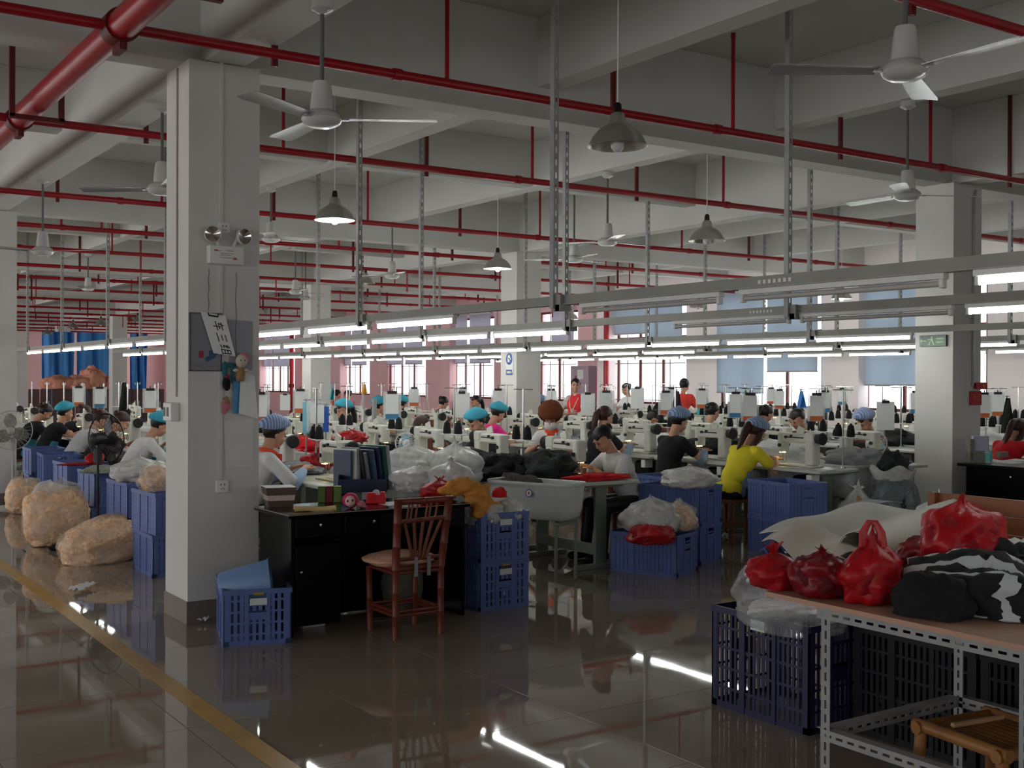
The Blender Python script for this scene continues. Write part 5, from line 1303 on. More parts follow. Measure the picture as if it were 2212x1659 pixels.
# red fire call signs beside the right pillar
def yplane_sign(name, label, pxs, Y, mm, cat='sign'):
    a, b = PY(pxs[0], pxs[1], Y), PY(pxs[2], pxs[3], Y)
    t = thing(name, label, cat, ((a.x + b.x) / 2, Y, (a.z + b.z) / 2)); w_, h_ = abs(b.x - a.x), abs(a.z - b.z)
    MB().rbox((0, -.01, 0), (w_, .02, h_), .003).build('panel', mm, t); return t, w_, h_
m_sred = mat('sign_red', (176, 28, 36), .5); m_syel = mat('sign_yellow', (206, 120, 60), .6)
t, w_, h_ = yplane_sign('fire_notice', 'red notice with yellow characters on the shaded side of the right pillar', (2094, 845, 2117, 875), 7.305, m_sred)
g = MB(); o_ = Vector((-w_ * .36, -.0215, -h_ * .1)); text_strokes(g, [(0, .9, 1, .9), (.5, 1, .5, 0), (0, .45, 1, .45), (0, .1, .4, .4), (1, .1, .6, .4)], o_, Vector((1, 0, 0)), Vector((0, 0, 1)), w_ * .32, .004, .001); text_strokes(g, [(0, .95, 1, .95), (0, .95, 0, 0), (1, .95, 1, 0), (0, .5, 1, .5), (0, 0, 1, 0), (.5, 1, .5, 0)], o_ + Vector((w_ * .4, 0, 0)), Vector((1, 0, 0)), Vector((0, 0, 1)), w_ * .32, .004, .001); text_strokes(g, [(0, 1, 1, 1), (0, .5, 1, .5), (0, 0, 1, 0)], o_ + Vector((w_ * .1, 0, -h_ * .3)), Vector((1, 0, 0)), Vector((0, 0, 1)), w_ * .4, .004, .001)
g.build('yellow_characters', m_syel, t)
t, w_, h_ = yplane_sign('fire_call_point', 'small red fire call box with a yellow mark above the red notice', (2104, 826, 2126, 841), 7.29, m_sred, 'fire call point'); MB().box((.02, -.021, 0), (.03, .002, .03)).build('yellow_mark', m_syel, t)
t.location.y = 7.27; MB().box((-.04, .02, 0), (.03, .04, .06)).build('mounting', m_redd, t)
a = PY(2108, 500, 7.29)
o = MB().tube([(-.0, 0, 3.6), (-.03, 0, 3.5), (-.035, 0, 3.3), (-.035, 0, 1.55)], .012, 8).build('cable_conduit', m_galv, None, True, loc=(a.x, 7.29, 0)); tag(o, 'grey conduit with a bend running down the right pillar', 'cable duct')
# electrical cabinet on the window wall behind the standing woman
a, b = PX(1245, 800, 18.95), PX(1283, 860, 18.95)
t = thing('electric_cabinet', 'lilac-grey electric cabinet on the wall behind the standing woman', 'cabinet', (18.9, (a.y + b.y) / 2, 0))
w_ = abs(a.y - b.y); MB().rbox((0, 0, 1.3), (.3, w_, 1.3), .02).build('body', mat('lilac_enamel', (170, 150, 164), .5), t); MB().box((-.155, -.05, 1.72), (.01, .25, .25)).build('meter', m_white, t)
MB().box((-.155, .15, 1.5), (.01, .08, .08)).box((-.155, .15, 1.65), (.01, .07, .07)).build('red_button', mat('muted_red', (150, 80, 100), .5), t)
a = PX(1298, 860, 18.9)
o = MB().sheet(lambda u, v: (.02 * math.sin(9 * u), -.13 + .26 * u + .03 * math.sin(4 * v), 1.0 + 1.0 * v), 10, 10, .006).build('pink_banner', mat('magenta_cloth', (206, 40, 96), .7), None, True, loc=(18.85, a.y, 0)); tag(o, 'bright magenta cloth hanging beside the electric cabinet', 'cloth')
# bundles of peach cloth on the deep partition
for (px, py, s) in ((200, 824, .42), (125, 838, .5), (240, 840, .25), (172, 838, .42)):
    g_ = PY(px, py, 41); cloth_heap('cloth_bundle', 'peach cloth bundle on the deep partition, %s' % {200: 'the tallest one', 125: 'the left one', 240: 'the one nearest the blue strip', 172: 'the broad low one'}[px], 'bundle', (g_.x, 41, 1.17), (s, .3, .3 if px != 200 else .5), m_peach, px, group='peach bundles on the partition')

# ------------------------------------------------------------------ fans standing on the floor and tables
def cage_fan(name, label, loc, rz, R_, m_g, m_b, pole_m, tilt=0, hub_m=None, pole=True, wr=.0014, wires=28):
    t = thing(name, label, 'fan', (loc[0], loc[1], 0 if pole else loc[2]), rz)
    z = loc[2] if pole else R_ + .06
    g = MB()
    for k in range(wires):
        a = 2 * PI * k / wires
        pts = [(R_ * s * math.cos(a), -.07 * (1 - s * s) , z + R_ * s * math.sin(a)) for s in (.15, .5, .8, 1)]
        pts2 = [(x, -y_ * .8 + .02, zz) for x, y_, zz in pts]
        g.tube(pts, wr, 3, False); g.tube(pts2, wr, 3, False)
    for s, rr_ in ((1, wr * 4), (.6, .0018), (.3, .0018)):
        y_ = -.07 * (1 - s * s)
        g.tube([(R_ * s * math.cos(2 * PI * k / 32), y_, z + R_ * s * math.sin(2 * PI * k / 32)) for k in range(32)], rr_, 5, False, True)
    g.build('wire_guard', m_g, t, True)
    for k in range(3):
        Rk = Matrix.Rotation(2 * PI * k / 3 + .4, 3, 'Y')
        MB().sheet(lambda u, v: tuple(Rk @ Vector((R_ * (.12 + .75 * u), .02 * (v - .5) * 2 - .01, R_ * .42 * (v - .5) * math.sin(PI * (.15 + .75 * u)) * 1.6)) + Vector((0, 0, z))), 8, 6, .002).build('blade', m_b, t, True)
    MB().lathe([(.001, -.085), (.03, -.083), (.045, -.07), (.045, -.06)], (0, 0, z), 18, Matrix.Rotation(-PI / 2, 3, 'X')).build('front_cap', hub_m or m_g, t, True)
    MB().tube([(0, .03, z), (0, .08, z), (0, .16, z), (0, .18, z)], [.05, .06, .055, .03], 16).build('motor', hub_m or pole_m, t, True)
    if pole:
        MB().tube([(0, .1, .03), (0, .1, z * .55)], .017, 12).tube([(0, .1, z * .5), (0, .1, z - .04)], .012, 10).build('pole', pole_m, t, True)
        MB().rbox((0, .1, z - .16), (.06, .06, .14), .01).build('control_box', hub_m or pole_m, t, True)
        MB().lathe([(.2, 0), (.2, .015), (.17, .03), (.03, .05), (.02, .09)], (0, .1, 0), 28).build('base', hub_m or pole_m, t, True)
    else:
        MB().rbox((0, .05, .03), (.1, .09, .05), .02).tube([(0, .08, .04), (0, .1, z)], .016, 8).build('stand', hub_m or pole_m, t, True)
    return t
g_ = G(243, 1112)
cage_fan('pedestal_fan', 'tall black pedestal fan among the crates left of the near pillar', (2.93, 11.3, 1.01), math.radians(118), .236, m_black, mat('dark_clear_blade', (60, 52, 54), .3, alpha=.7), m_black, hub_m=m_motor, wr=.0019)
cage_fan('pedestal_fan', 'white pedestal fan in front of the far left pillar, cut by the frame', (2.74, 14.85, .95), math.radians(-20), .235, mat('fan_grey_white', (170, 168, 160), .4), mat('smoked_blade', (120, 116, 108), .3, alpha=.6), mat('fan_grey_white', (1, 1, 1)))
m_bfan = mat('pale_aqua_blade', (130, 190, 206), .3)
p = PX(877, 948, 5.5); cage_fan('table_fan', 'small white table fan with aqua blades on the row left of centre', (5.75, PX(877, 948, 5.75).y, .755), math.radians(-20), .11, m_white, m_bfan, m_white, pole=False, wires=20)
q = PX(1893, 955, 10.0); cage_fan('table_fan', 'small white table fan with blue hub in front of the blue-capped woman at right', (10.0, q.y, .755), math.radians(-30), .115, m_white, m_bfan, m_white, pole=False, wires=20, hub_m=m_white)
# ------------------------------------------------------------------ people
def head_shape():
    b = MB()
    b.ell((0, -.012, .035), (.073, .09, .082), 20, 14); b.ell((0, .022, -.015), (.06, .068, .088), 18, 14)
    b.ell((0, .05, -.078), (.03, .032, .026)); b.ell((0, .094, -.02), (.013, .016, .013)); b.capsule((0, .078, .025), (0, .094, -.014), .008, .01, 8)
    for s_ in (-1, 1): b.ell((s_ * .072, -.008, -.008), (.01, .02, .03)); b.ell((s_ * .035, .06, -.03), (.026, .022, .026)); b.ell((s_ * .028, .07, .03), (.026, .014, .01))
    b.ell((0, .083, -.052), (.022, .011, .007)); b.ell((0, .08, -.064), (.018, .011, .007))
    b.capsule((0, -.02, -.16), (0, -.012, -.05), .048, .05, 14)
    return remesh(b, .0075, 2)
HEAD = head_shape()
def xf(mb, M):
    o = MB(); o.v = [tuple(M @ Vector(v)) for v in mb.v]; o.f = list(mb.f); o.mi = list(mb.mi); return o
def hand_mb(wrist, tip_dir, palm_n, s_):
    """palm, four unequal bent fingers and a thumb; palm_n points out of the palm"""
    d = tip_dir.normalized(); n = (palm_n - d * palm_n.dot(d)).normalized(); sd = d.cross(n).normalized() * s_
    b = MB(); R = Matrix((sd, d, n)).transposed()
    b.ell(wrist + d * .045, (.038, .05, .016), 12, 8, R)
    for k, (off, ln) in enumerate(((-.027, .062), (-.009, .072), (.009, .068), (.027, .053))):
        p0 = wrist + d * .08 + sd * off; p1 = p0 + d * ln * .5 + n * .008; p2 = p1 + d * ln * .32 + n * .03
        b.capsule(p0, p1, .0085, .008, 6); b.capsule(p1, p2, .008, .0065, 6)
    p0 = wrist + d * .025 - sd * .03; p1 = p0 + d * .03 - sd * .028 + n * .006; p2 = p1 + d * .03 - sd * .006 + n * .012
    b.capsule(p0, p1, .011, .0095, 6); b.capsule(p1, p2, .0095, .0075, 6)
    return b
def skel(p):
    """joints in local space: +Y forward, +X right"""
    J = {}
    sit = p.get('sit', True); lean = math.radians(p.get('lean', 20)); side = math.radians(p.get('side', 0))
    hip = Vector((0, 0, .52 if sit else .88)); J['hip'] = hip
    ax = Vector((math.sin(side), math.sin(lean), math.cos(lean))).normalized(); J['ax'] = ax
    curve = Vector((0, .04, 0))
    J['waist'] = hip + ax * .17; J['chest'] = hip + ax * .34 ; J['neckb'] = hip + ax * .49 + curve * .6
    tw = math.radians(p.get('twist', 0)); sx = Vector((math.cos(tw), math.sin(tw), 0)); J['sx'] = sx
    J['shR'] = hip + ax * .44 + sx * .155; J['shL'] = hip + ax * .44 - sx * .155
    hp, hy = math.radians(p.get('hp', 30)), math.radians(p.get('hy', 0))
    nd = (ax * .6 + Vector((0, 1, 0)) * .55 * math.sin(hp) + Vector((0, 0, .5))).normalized()
    J['head'] = J['neckb'] + nd * .165
    J['HM'] = Matrix.Translation(J['head']) @ Matrix.Rotation(hy + tw, 4, 'Z') @ Matrix.Rotation(-hp, 4, 'X') @ Matrix.Rotation(math.radians(p.get('hr', 0)), 4, 'Y')
    for s_, k in ((1, 'R'), (-1, 'L')):
        sh = J['sh' + k]; h = Vector(p.get('hand' + k, (s_ * .12, .46, .84)))
        d = h - sh; L = d.length; a, b = .27, .24
        if L > a + b - .005: h = sh + d * ((a + b - .005) / L); d = h - sh; L = d.length
        x = (a * a - b * b + L * L) / (2 * L); hgt = math.sqrt(max(0, a * a - x * x)); dn = d.normalized()
        pole = Vector((s_ * p.get('elb', .75), -.25, -.75)); pole = (pole - dn * pole.dot(dn)).normalized()
        J['el' + k] = sh + dn * x + pole * hgt; J['wr' + k] = h
        hx = Vector((s_ * .09, 0, -.02)); J['hp' + k] = hip + hx
        if sit:
            J['kn' + k] = hip + Vector((s_ * .11, .42, -.02)); J['an' + k] = Vector((s_ * .12, .46, .09)); J['to' + k] = Vector((s_ * .13, .6, .035))
        else:
            J['kn' + k] = hip + Vector((s_ * .1, .02, -.42)); J['an' + k] = Vector((s_ * .1, -.02, .08)); J['to' + k] = Vector((s_ * .11, .12, .03))
    return J
def torso(b, J, g=0.0, slim=1.0):
    R = J['ax'].to_track_quat('Z', 'Y').to_matrix()
    R = Matrix((J['sx'], J['ax'].cross(J['sx']).normalized(), J['ax'])).transposed()
    b.ell(J['hip'], ((.165 * slim + g), .115 + g, .11 + g), 18, 10, R)
    b.capsule(J['hip'] + J['ax'] * .03, J['chest'], .112 * slim + g, .118 * slim + g, 16)
    b.ell(J['waist'], (.135 * slim + g, .105 + g, .14), 18, 10, R)
    b.ell(J['chest'], (.158 * slim + g, .112 + g, .16), 18, 12, R)
    b.capsule(J['shL'] * .93 + J['shR'] * .07, J['shR'] * .93 + J['shL'] * .07, .053 + g, .053 + g, 12)
    b.capsule(J['chest'] + J['ax'] * .06, J['neckb'] - J['ax'] * .02, .09 + g, .052 + g * .6, 14)
_cache = {}
def body_mesh(key, p, vox):
    J = skel(p)
    b = MB(); torso(b, J, -.006)
    b.capsule(J['neckb'] - J['ax'] * .04, J['head'] + (J['HM'].to_3x3() @ Vector((0, -.02, -.08))), .05, .046, 12)
    for k in 'RL':
        b.capsule(J['sh' + k], J['el' + k], .046, .037, 10); b.capsule(J['el' + k], J['wr' + k], .037, .025, 10)
        b.capsule(J['hp' + k], J['kn' + k], .078, .056, 12); b.capsule(J['kn' + k], J['an' + k], .055, .036, 12); b.capsule(J['an' + k] - Vector((0, .03, .02)), J['to' + k], .036, .03, 8)
    o = remesh(b, vox, 4)
    merge(o, xf(HEAD, J['HM']))
    for k, s_ in (('R', 1), ('L', -1)):
        d = (J['wr' + k] - J['el' + k]).normalized(); d = (d + Vector((-s_ * .3, .2, 0)) if p.get('sit', True) or p.get('work') else d).normalized()
        merge(o, hand_mb(J['wr' + k], d, Vector((0, 0, -1)) if abs(d.z) < .8 else Vector((-s_, 0, 0)), s_))
    return o, J
def person(label, cat_loc, face_deg, pose, shirt, hairm, top=None, trousers=None, style='bun', sleeve=.55, vox=.017, extras=(), group=None, scale=1.0, skin=None, mask=False):
    """face_deg: world heading of local +Y, measured clockwise from +Y (0 = +Y, 90 = +X)"""
    key = (tuple(sorted((k, tuple(v) if isinstance(v, (list, tuple)) else v) for k, v in pose.items())), vox)
    if key not in _cache:
        mb, J = body_mesh(key, pose, vox)
        e = MB()
        for s_ in (-1, 1): e.ell((s_ * .029, .083, .012), (.013, .006, .0055), 8, 6); e.box((s_ * .03, .085, .034), (.028, .006, .004), rot=Matrix.Rotation(-s_ * .12, 3, 'Y'))
        sk = mb.mesh('body', True, 180); ey = xf(e, J['HM']).mesh('eyes', True)
        _cache[key] = (sk, ey, J, {})
    sk, ey, J, sub = _cache[key]
    t = thing('person', label, 'person', (cat_loc[0], cat_loc[1], cat_loc[2] if len(cat_loc) > 2 else 0), -math.radians(face_deg), group, scale=scale)
    def inst(name, me, m_):
        if not me.materials: me.materials.append(m_)
        o = bpy.data.objects.new(name, me); COL.objects.link(o); o.parent = t
        o.material_slots[0].link = 'OBJECT'; o.material_slots[0].material = m_
        return o
    inst('body', sk, skin or m_skin); inst('eye', ey, m_black)
    def cached(nm, fn):
        if nm not in sub: sub[nm] = fn()
        return sub[nm]
    def mk_shirt():
        b = MB(); torso(b, J, .012)
        for k in 'RL':
            q = J['sh' + k].lerp(J['el' + k], min(1, sleeve)); b.capsule(J['sh' + k], q, .062, .06 if sleeve < 1 else .054, 10)
            if sleeve > 1: b.capsule(J['el' + k], J['el' + k].lerp(J['wr' + k], sleeve - 1), .052, .042, 10)
        return remesh(b, vox, 3).mesh('shirt', True, 180)
    if sleeve >= 0: inst('shirt', cached(('shirt', sleeve), mk_shirt), shirt)
    def mk_tr():
        b = MB()
        R = Matrix.Identity(3)
        b.ell(J['hip'] - Vector((0, 0, .02)), (.175, .13, .11), 16, 10)
        for k in 'RL': b.capsule(J['hp' + k], J['kn' + k], .093, .07, 12); b.capsule(J['kn' + k], J['an' + k], .07, .055, 12)
        return remesh(b, .022, 3).mesh('trousers', True, 180)
    inst('trousers', cached('tr', mk_tr), trousers or m_trou)
    def mk_shoe(k):
        b = MB()
        b.capsule(J['an' + k] - Vector((0, .03, .04)), J['to' + k] + Vector((0, .01, .005)), .045, .037, 10)
        return b.mesh('shoe', True)
    for k in 'RL': inst('shoe', cached('shoe' + k, lambda k=k: mk_shoe(k)), m_black)
    H = J['HM']
    def mk_hair(st):
        b = MB().ell((0, -.02, .033), (.084, .103, .096), 28, 20)
        vs = []
        for v in b.v:
            x, y, z = v
            fringe = .062 + .012 * math.sin(x * 60) - abs(x) * .25
            if y > .012 + .0 and z < fringe: f = .62; vs.append((x * .8, y * .35 - .02, z))
            elif z < -.03: vs.append((x * .92, y - .002, z))
            else: vs.append((x, y, z))
        b.v = vs
        if st == 'bun': b.ell((0, -.115, .05), (.04, .035, .038), 12, 8)
        if st in ('pony', 'long'):
            pts = [(0, -.1, .045), (0, -.135, .0), (.005, -.14, -.09), (.01, -.125, -.19), (.0, -.11, -.29 if st == 'long' else -.24)]
            b.tube(pts, [.035, .04, .038, .03, .008], 10)
        if st == 'long':
            for s_ in (-1, 1): b.tube([(s_ * .07, -.02, .02), (s_ * .082, -.02, -.08), (s_ * .075, -.03, -.19), (s_ * .06, -.03, -.26)], [.028, .032, .028, .006], 8)
        if st == 'bush':
            b = MB(); bb_ = blob((0, -.005, .085), (.135, .135, .125), 9, .05, 5, .07, -2, 36, 24); merge(b, bb_)
            b.v = [((x, y, z) if not (z < .04 and y > .06) else (x, y * .5, z)) for x, y, z in b.v]
        return xf(b, H).mesh('hair', True, 70)
    inst('hair', cached(('hair', style), lambda: mk_hair(style)), hairm)
    if top:
        kind, mm = top
        def mk_cap():
            b = MB().ell((0, 0, 0), (1, 1, 1), 40, 18); vs = []
            for v in b.v:
                x, y, z = v
                a = math.atan2(y, x); puff = 1 + (.045 * math.sin(18 * a) + .03 * math.sin(7 * a + 1)) * (1 - abs(z))
                zz = z if z > -.35 else -.35 - (z + .35) * .3
                pull = 1 if z > -.2 else .93
                vs.append((x * .108 * puff * pull, y * .132 * puff * pull, zz * .088 + .018 * math.sin(a * 2 + z * 3) * .4))
            b.v = vs
            M_ = Matrix.Translation((0, -.035, .072)) @ Matrix.Rotation(math.radians(24), 4, 'X')
            return xf(xf(b, M_), H).mesh('cap', True, 80)
        inst('cap', cached('cap', mk_cap), mm)
    if mask:
        b = MB().sheet(lambda u, v: ((u - .5) * .13, .098 - 1.6 * ((u - .5) * .13 / .12) ** 2 * .06 + .012 * math.sin(PI * v) , -.095 + .085 * v), 10, 8, .002)
        inst('face_mask', xf(b, H).mesh('face_mask', True), m_white)
    for ex in extras:
        nm, mm = ex[0], ex[1]
        if nm == 'over_sleeve':
            b = MB()
            for k in 'RL': b.tube([J['el' + k].lerp(J['sh' + k], .12), J['el' + k], J['el' + k].lerp(J['wr' + k], .5), J['el' + k].lerp(J['wr' + k], .92)], [.05, .056, .053, .034], 14)
            inst(nm, b.mesh(nm, True), mm)
        if nm == 'neckerchief':
            b = MB(); c_ = J['neckb']; b.tube([(c_.x + .062 * math.cos(a), c_.y + .058 * math.sin(a) + .005, c_.z + .012 - .02 * math.sin(a)) for a in [2 * PI * k / 16 for k in range(16)]], .02, 8, False, True)
            b.box((c_.x, c_.y + .1, c_.z - .06), (.07, .02, .1)); inst(nm, b.mesh(nm, True), mm)
        if nm == 'vest' or nm == 'apron':
            b = MB(); R = Matrix((J['sx'], J['ax'].cross(J['sx']).normalized(), J['ax'])).transposed()
            if nm == 'vest':
                b.ell(J['chest'], (.178, .134, .19), 20, 12, R); b.ell(J['waist'], (.158, .132, .17), 20, 12, R); b.ell(J['hip'], (.185, .142, .12), 20, 10, R)
                inst(nm, remesh(b, .02, 3).mesh(nm, True, 180), mm)
            else:
                b.ell(J['waist'] + R @ Vector((0, .03, 0)), (.15, .115, .16), 20, 12, R); b.ell(J['hip'] + Vector((0, .03, -.01)), (.185, .14, .1), 20, 10, R)
                if pose.get('sit', True): b.ell(J['hip'] + Vector((0, .2, .05)), (.2, .22, .05), 18, 8)
                else: b.ell(J['hip'] + Vector((0, .03, -.16)), (.19, .14, .2), 20, 10)
                inst(nm, remesh(b, .02, 3).mesh(nm, True, 180), mm)
        if nm == 'collar_trim':
            b = MB(); c_ = J['neckb']; R = Matrix((J['sx'], J['ax'].cross(J['sx']).normalized(), J['ax'])).transposed()
            for s_ in (-1, 1): b.tube([c_ + R @ Vector((s_ * .05, -.03, .02)), c_ + R @ Vector((s_ * .085, .06, -.04)), c_ + R @ Vector((s_ * .05, .115, -.16)), c_ + R @ Vector((0, .128, -.27))], .008, 6)
            inst(nm, b.mesh(nm, True), mm)
    return t
m_skin = mat('warm_skin', (192, 142, 116), .55, vary=.04)
m_hair = mat('black_hair', (26, 20, 20), .45, vary=.3, vscale=60, stretch=(1, 1, .2)); m_brhair = mat('dark_brown_hair', (62, 36, 30), .5, vary=.3, vscale=60); m_aub = mat('auburn_fuzz', (124, 66, 36), .95, vary=.35, vscale=90, bump=1, bscale=120)
m_trou = mat('dark_trousers', (28, 30, 40), .8)
m_sk1 = mat('cyan_cap_cloth', (66, 164, 188), .8, vary=.08, bump=.3, bscale=60)
m_sk2 = mat('striped_cap_cloth', (132, 156, 196), .8, bump=.2)
nt_ = m_sk2.node_tree; b_ = nt_.nodes['Principled BSDF']; w2 = nt_.nodes.new('ShaderNodeTexWave'); w2.bands_direction = 'Y'; w2.inputs['Scale'].default_value = 14; tc_ = nt_.nodes.new('ShaderNodeTexCoord')
r2 = nt_.nodes.new('ShaderNodeValToRGB'); r2.color_ramp.elements[0].position = .35; r2.color_ramp.elements[0].color = (.13, .2, .38, 1); r2.color_ramp.elements[1].position = .55; r2.color_ramp.elements[1].color = (.34, .42, .58, 1)
nt_.links.new(tc_.outputs['Object'], w2.inputs['Vector']); nt_.links.new(w2.outputs['Fac'], r2.inputs[0]); nt_.links.new(r2.outputs[0], b_.inputs['Base Color'])
S_wh = mat('white_shirt', (210, 210, 208), .85, vary=.06, bump=.2); S_bk = mat('black_shirt', (22, 22, 26), .85, vary=.2, bump=.2); S_yel = mat('yellow_shirt', (226, 208, 44), .8, vary=.06, bump=.2)
S_pk = mat('hot_pink_shirt', (226, 36, 130), .8, bump=.2); S_red = mat('coral_vest', (222, 50, 60), .8, bump=.2); S_or = mat('orange_red_shirt', (216, 64, 48), .8, bump=.2); S_bl = mat('sky_blue_shirt', (56, 130, 186), .8); S_br = mat('brown_top', (110, 60, 52), .85); S_rd = mat('bright_red_shirt', (200, 22, 36), .8, bump=.2)
S_flo = mat('floral_white', (200, 196, 190), .8, vary=.5, vscale=60); S_pb = mat('pale_blue_sleeve', (158, 184, 212), .8, vary=.05, bump=.2); S_apr = mat('grey_blue_apron', (112, 134, 164), .85, bump=.2); S_tl = mat('teal_apron', (58, 128, 146), .85); S_or2 = mat('orange_kerchief', (222, 74, 40), .8)
S_strp = mat('white_top_black_stripes', (200, 200, 200), .85)
nt_ = S_strp.node_tree; b_ = nt_.nodes['Principled BSDF']; tc_ = nt_.nodes.new('ShaderNodeTexCoord'); sp = nt_.nodes.new('ShaderNodeSeparateXYZ'); nt_.links.new(tc_.outputs['Object'], sp.inputs[0])
m1 = nt_.nodes.new('ShaderNodeMath'); m1.operation = 'SINE'; m0 = nt_.nodes.new('ShaderNodeMath'); m0.operation = 'MULTIPLY'; m0.inputs[1].default_value = 150; nt_.links.new(sp.outputs[2], m0.inputs[0]); nt_.links.new(m0.outputs[0], m1.inputs[0])
m2 = nt_.nodes.new('ShaderNodeMath'); m2.operation = 'LESS_THAN'; m2.inputs[1].default_value = .66; nt_.links.new(sp.outputs[2], m2.inputs[0]); m3 = nt_.nodes.new('ShaderNodeMath'); m3.operation = 'MULTIPLY'; nt_.links.new(m1.outputs[0], m3.inputs[0]); nt_.links.new(m2.outputs[0], m3.inputs[1])
r2 = nt_.nodes.new('ShaderNodeValToRGB'); r2.color_ramp.interpolation = 'CONSTANT'; r2.color_ramp.elements[0].color = (.6, .6, .6, 1); r2.color_ramp.elements[1].position = .2; r2.color_ramp.elements[1].color = (.01, .01, .012, 1); nt_.links.new(m3.outputs[0], r2.inputs[0]); nt_.links.new(r2.outputs[0], b_.inputs['Base Color'])
SEW = dict(lean=20, hp=34); LOW = dict(lean=36, hp=40, handR=(.12, .6, .8), handL=(-.12, .58, .8)); UP = dict(lean=10, hp=16, handR=(.13, .42, .84), handL=(-.13, .42, .84))
FWD = dict(lean=30, hp=14, handR=(.12, .62, .84), handL=(-.12, .6, .84))
STAND = dict(sit=False, lean=3, hp=6, hy=35, handR=(.16, .26, 1.06), handL=(-.05, .3, 1.08), work=1); STAND2 = dict(sit=False, lean=22, hp=22, handR=(.14, .48, 1.0), handL=(-.14, .46, 1.0), work=1)
def at_head(px, py, X=None, Y=None, z=None):
    if X is not None: return PX(px, py, X)
    if Y is not None: return PY(px, py, Y)
    return G(px, py, z)
def seat_at(px, py, hz, face, pose, scale=1.0):
    """floor position so that the head centre (height hz) projects on the given pixel"""
    h = G(px, py, hz); J = skel(pose); a = -math.radians(face)
    off = Matrix.Rotation(a, 3, 'Z') @ Vector((J['head'].x, J['head'].y, 0)) * scale
    return (h.x - off.x, h.y - off.y)
def place(px, X, face, pose, scale=1.0):
    """floor position with the head on the vertical plane of the pixel column, hips' row X"""
    J = skel(pose); a = -math.radians(face); off = Matrix.Rotation(a, 3, 'Z') @ Vector((J['head'].x, J['head'].y, 0)) * scale
    h = PX(px, 900, X + off.x)
    return (X, h.y - off.y)
m_stool = mat('stool_wood', (132, 84, 52), .55, vary=.15)
def wooden_stool():
    t = thing('work_stool', 'x', 'stool')
    MB().rbox((0, 0, .425), (.34, .26, .03), .008).build('seat', m_stool, t)
    for sx in (-1, 1):
        for sy in (-1, 1): MB().box((sx * .14, sy * .1, .205), (.03, .03, .41)).build('leg', m_stool, t)
    for sy in (-1, 1): MB().box((0, sy * .1, .2), (.28, .02, .03)).build('rail', m_stool, t)
    return note(t)
P_STOOL = wooden_stool()
def sitter(label, px, X, face, pose, shirt, hairm, **k):
    sc = k.pop('scale', 1.0); x, y = place(px, X, face, pose, sc)
    person(label, (x, y), face, pose, shirt, hairm, scale=sc, **k)
    pocket(P_STOOL, (x, y, 0), -math.radians(face), 'wooden stool under the ' + ' '.join(label.split()[:11]).strip(','), 'wooden work stools')
F_R, F_L = 90, 270   # towards +X, towards -X
# row behind the white tubs (they face left)
sitter('person in a white short-sleeved blouse, black hair tied back, bent over the nearest machine', 1303, 6.72, F_L, dict(lean=30, hp=38, handR=(.1, .5, .83), handL=(-.08, .52, .83)), S_wh, m_hair, style='bun', vox=.012, trousers=m_black, scale=.98)
sitter('person with bushy auburn hair, white face mask and orange neckerchief, behind black cones', 1190, 7.9, 225, dict(lean=16, hp=26), S_wh, m_aub, style='bush', mask=True, vox=.015, extras=(('neckerchief', S_or2),))
sitter('person in black with a cyan cap looking down at the second machine', 1030, 6.75, F_L, SEW, S_bk, m_hair, top=('cap', m_sk1))
sitter('person with loose dark hair bent behind the white table fan', 912, 6.75, F_L, LOW, S_br, m_brhair, style='bun')
sitter('person with a long ponytail and cyan cap, face in profile to the left', 742, 6.8, F_L, UP, S_wh, m_hair, top=('cap', m_sk1), style='pony')
# row of the woman in yellow (they face right)
sitter('person in a bright yellow shirt, long brown hair, pale blue cap and grey apron', 1634, 8.02, F_R, dict(lean=33, hp=38, handR=(.1, .56, .8), handL=(-.12, .56, .8)), S_yel, m_brhair, top=('cap', m_sk2), style='long', vox=.012, extras=(('apron', S_apr),))
sitter('person in a black shirt, striped blue cap and pale blue over-sleeves, seen from behind', 1467, 8.05, F_R, dict(lean=14, hp=26), S_bk, m_hair, top=('cap', m_sk2), vox=.013, extras=(('over_sleeve', S_pb), ('apron', m_blackc)))
sitter('person in black with a dark ponytail and pale blue sleeves, behind the white blouse', 1308, 8.1, F_R, UP, S_bk, m_brhair, style='pony', vox=.015, extras=(('over_sleeve', S_pb),))
sitter('person in a hot pink shirt with a cyan cap sewing to the right', 1076, 8.1, F_R, SEW, S_pk, m_hair, top=('cap', m_sk1))
sitter('person with a round cyan cap seen from behind, left of the upright steel tube', 819, 8.1, F_R, UP, S_wh, m_hair, top=('cap', m_sk1))
sitter('person with a cyan cap and white shirt, back turned, above the table fan', 868, 9.6, 60, SEW, S_wh, m_hair, top=('cap', m_sk1))
# facing row
sitter('person in a brown top with short black hair looking down behind the yellow worker machine', 1722, 10.62, F_L, SEW, S_br, m_hair)
sitter('person with a blue cap behind the small blue-hubbed table fan', 1868, 10.62, F_L, SEW, S_br, m_hair, top=('cap', m_sk2))
sitter('person in a white shirt with dark short hair facing right, behind the black-shirted worker', 1540, 10.7, F_R, UP, S_wh, m_hair)
sitter('person in black, only the dark hair showing left of the worker in brown', 1655, 11.3, F_R, SEW, S_bk, m_hair, style='pony')
sitter('person with black hair leaning low in front of the orange standing figure', 1412, 10.7, F_L, LOW, S_br, m_hair)
sitter('person in dark clothes with a black ponytail beside the hanging scarf', 1432, 11.5, F_R, SEW, S_bk, m_hair, style='pony')
sitter('person in a sky blue shirt with dark hair behind the pink shirt', 1027, 11.3, F_L, UP, S_bl, m_hair, style='pony')
sitter('person with a blue cap and orange collar behind the auburn hair', 1168, 11.3, F_R, UP, S_or, m_hair, top=('cap', m_sk2))
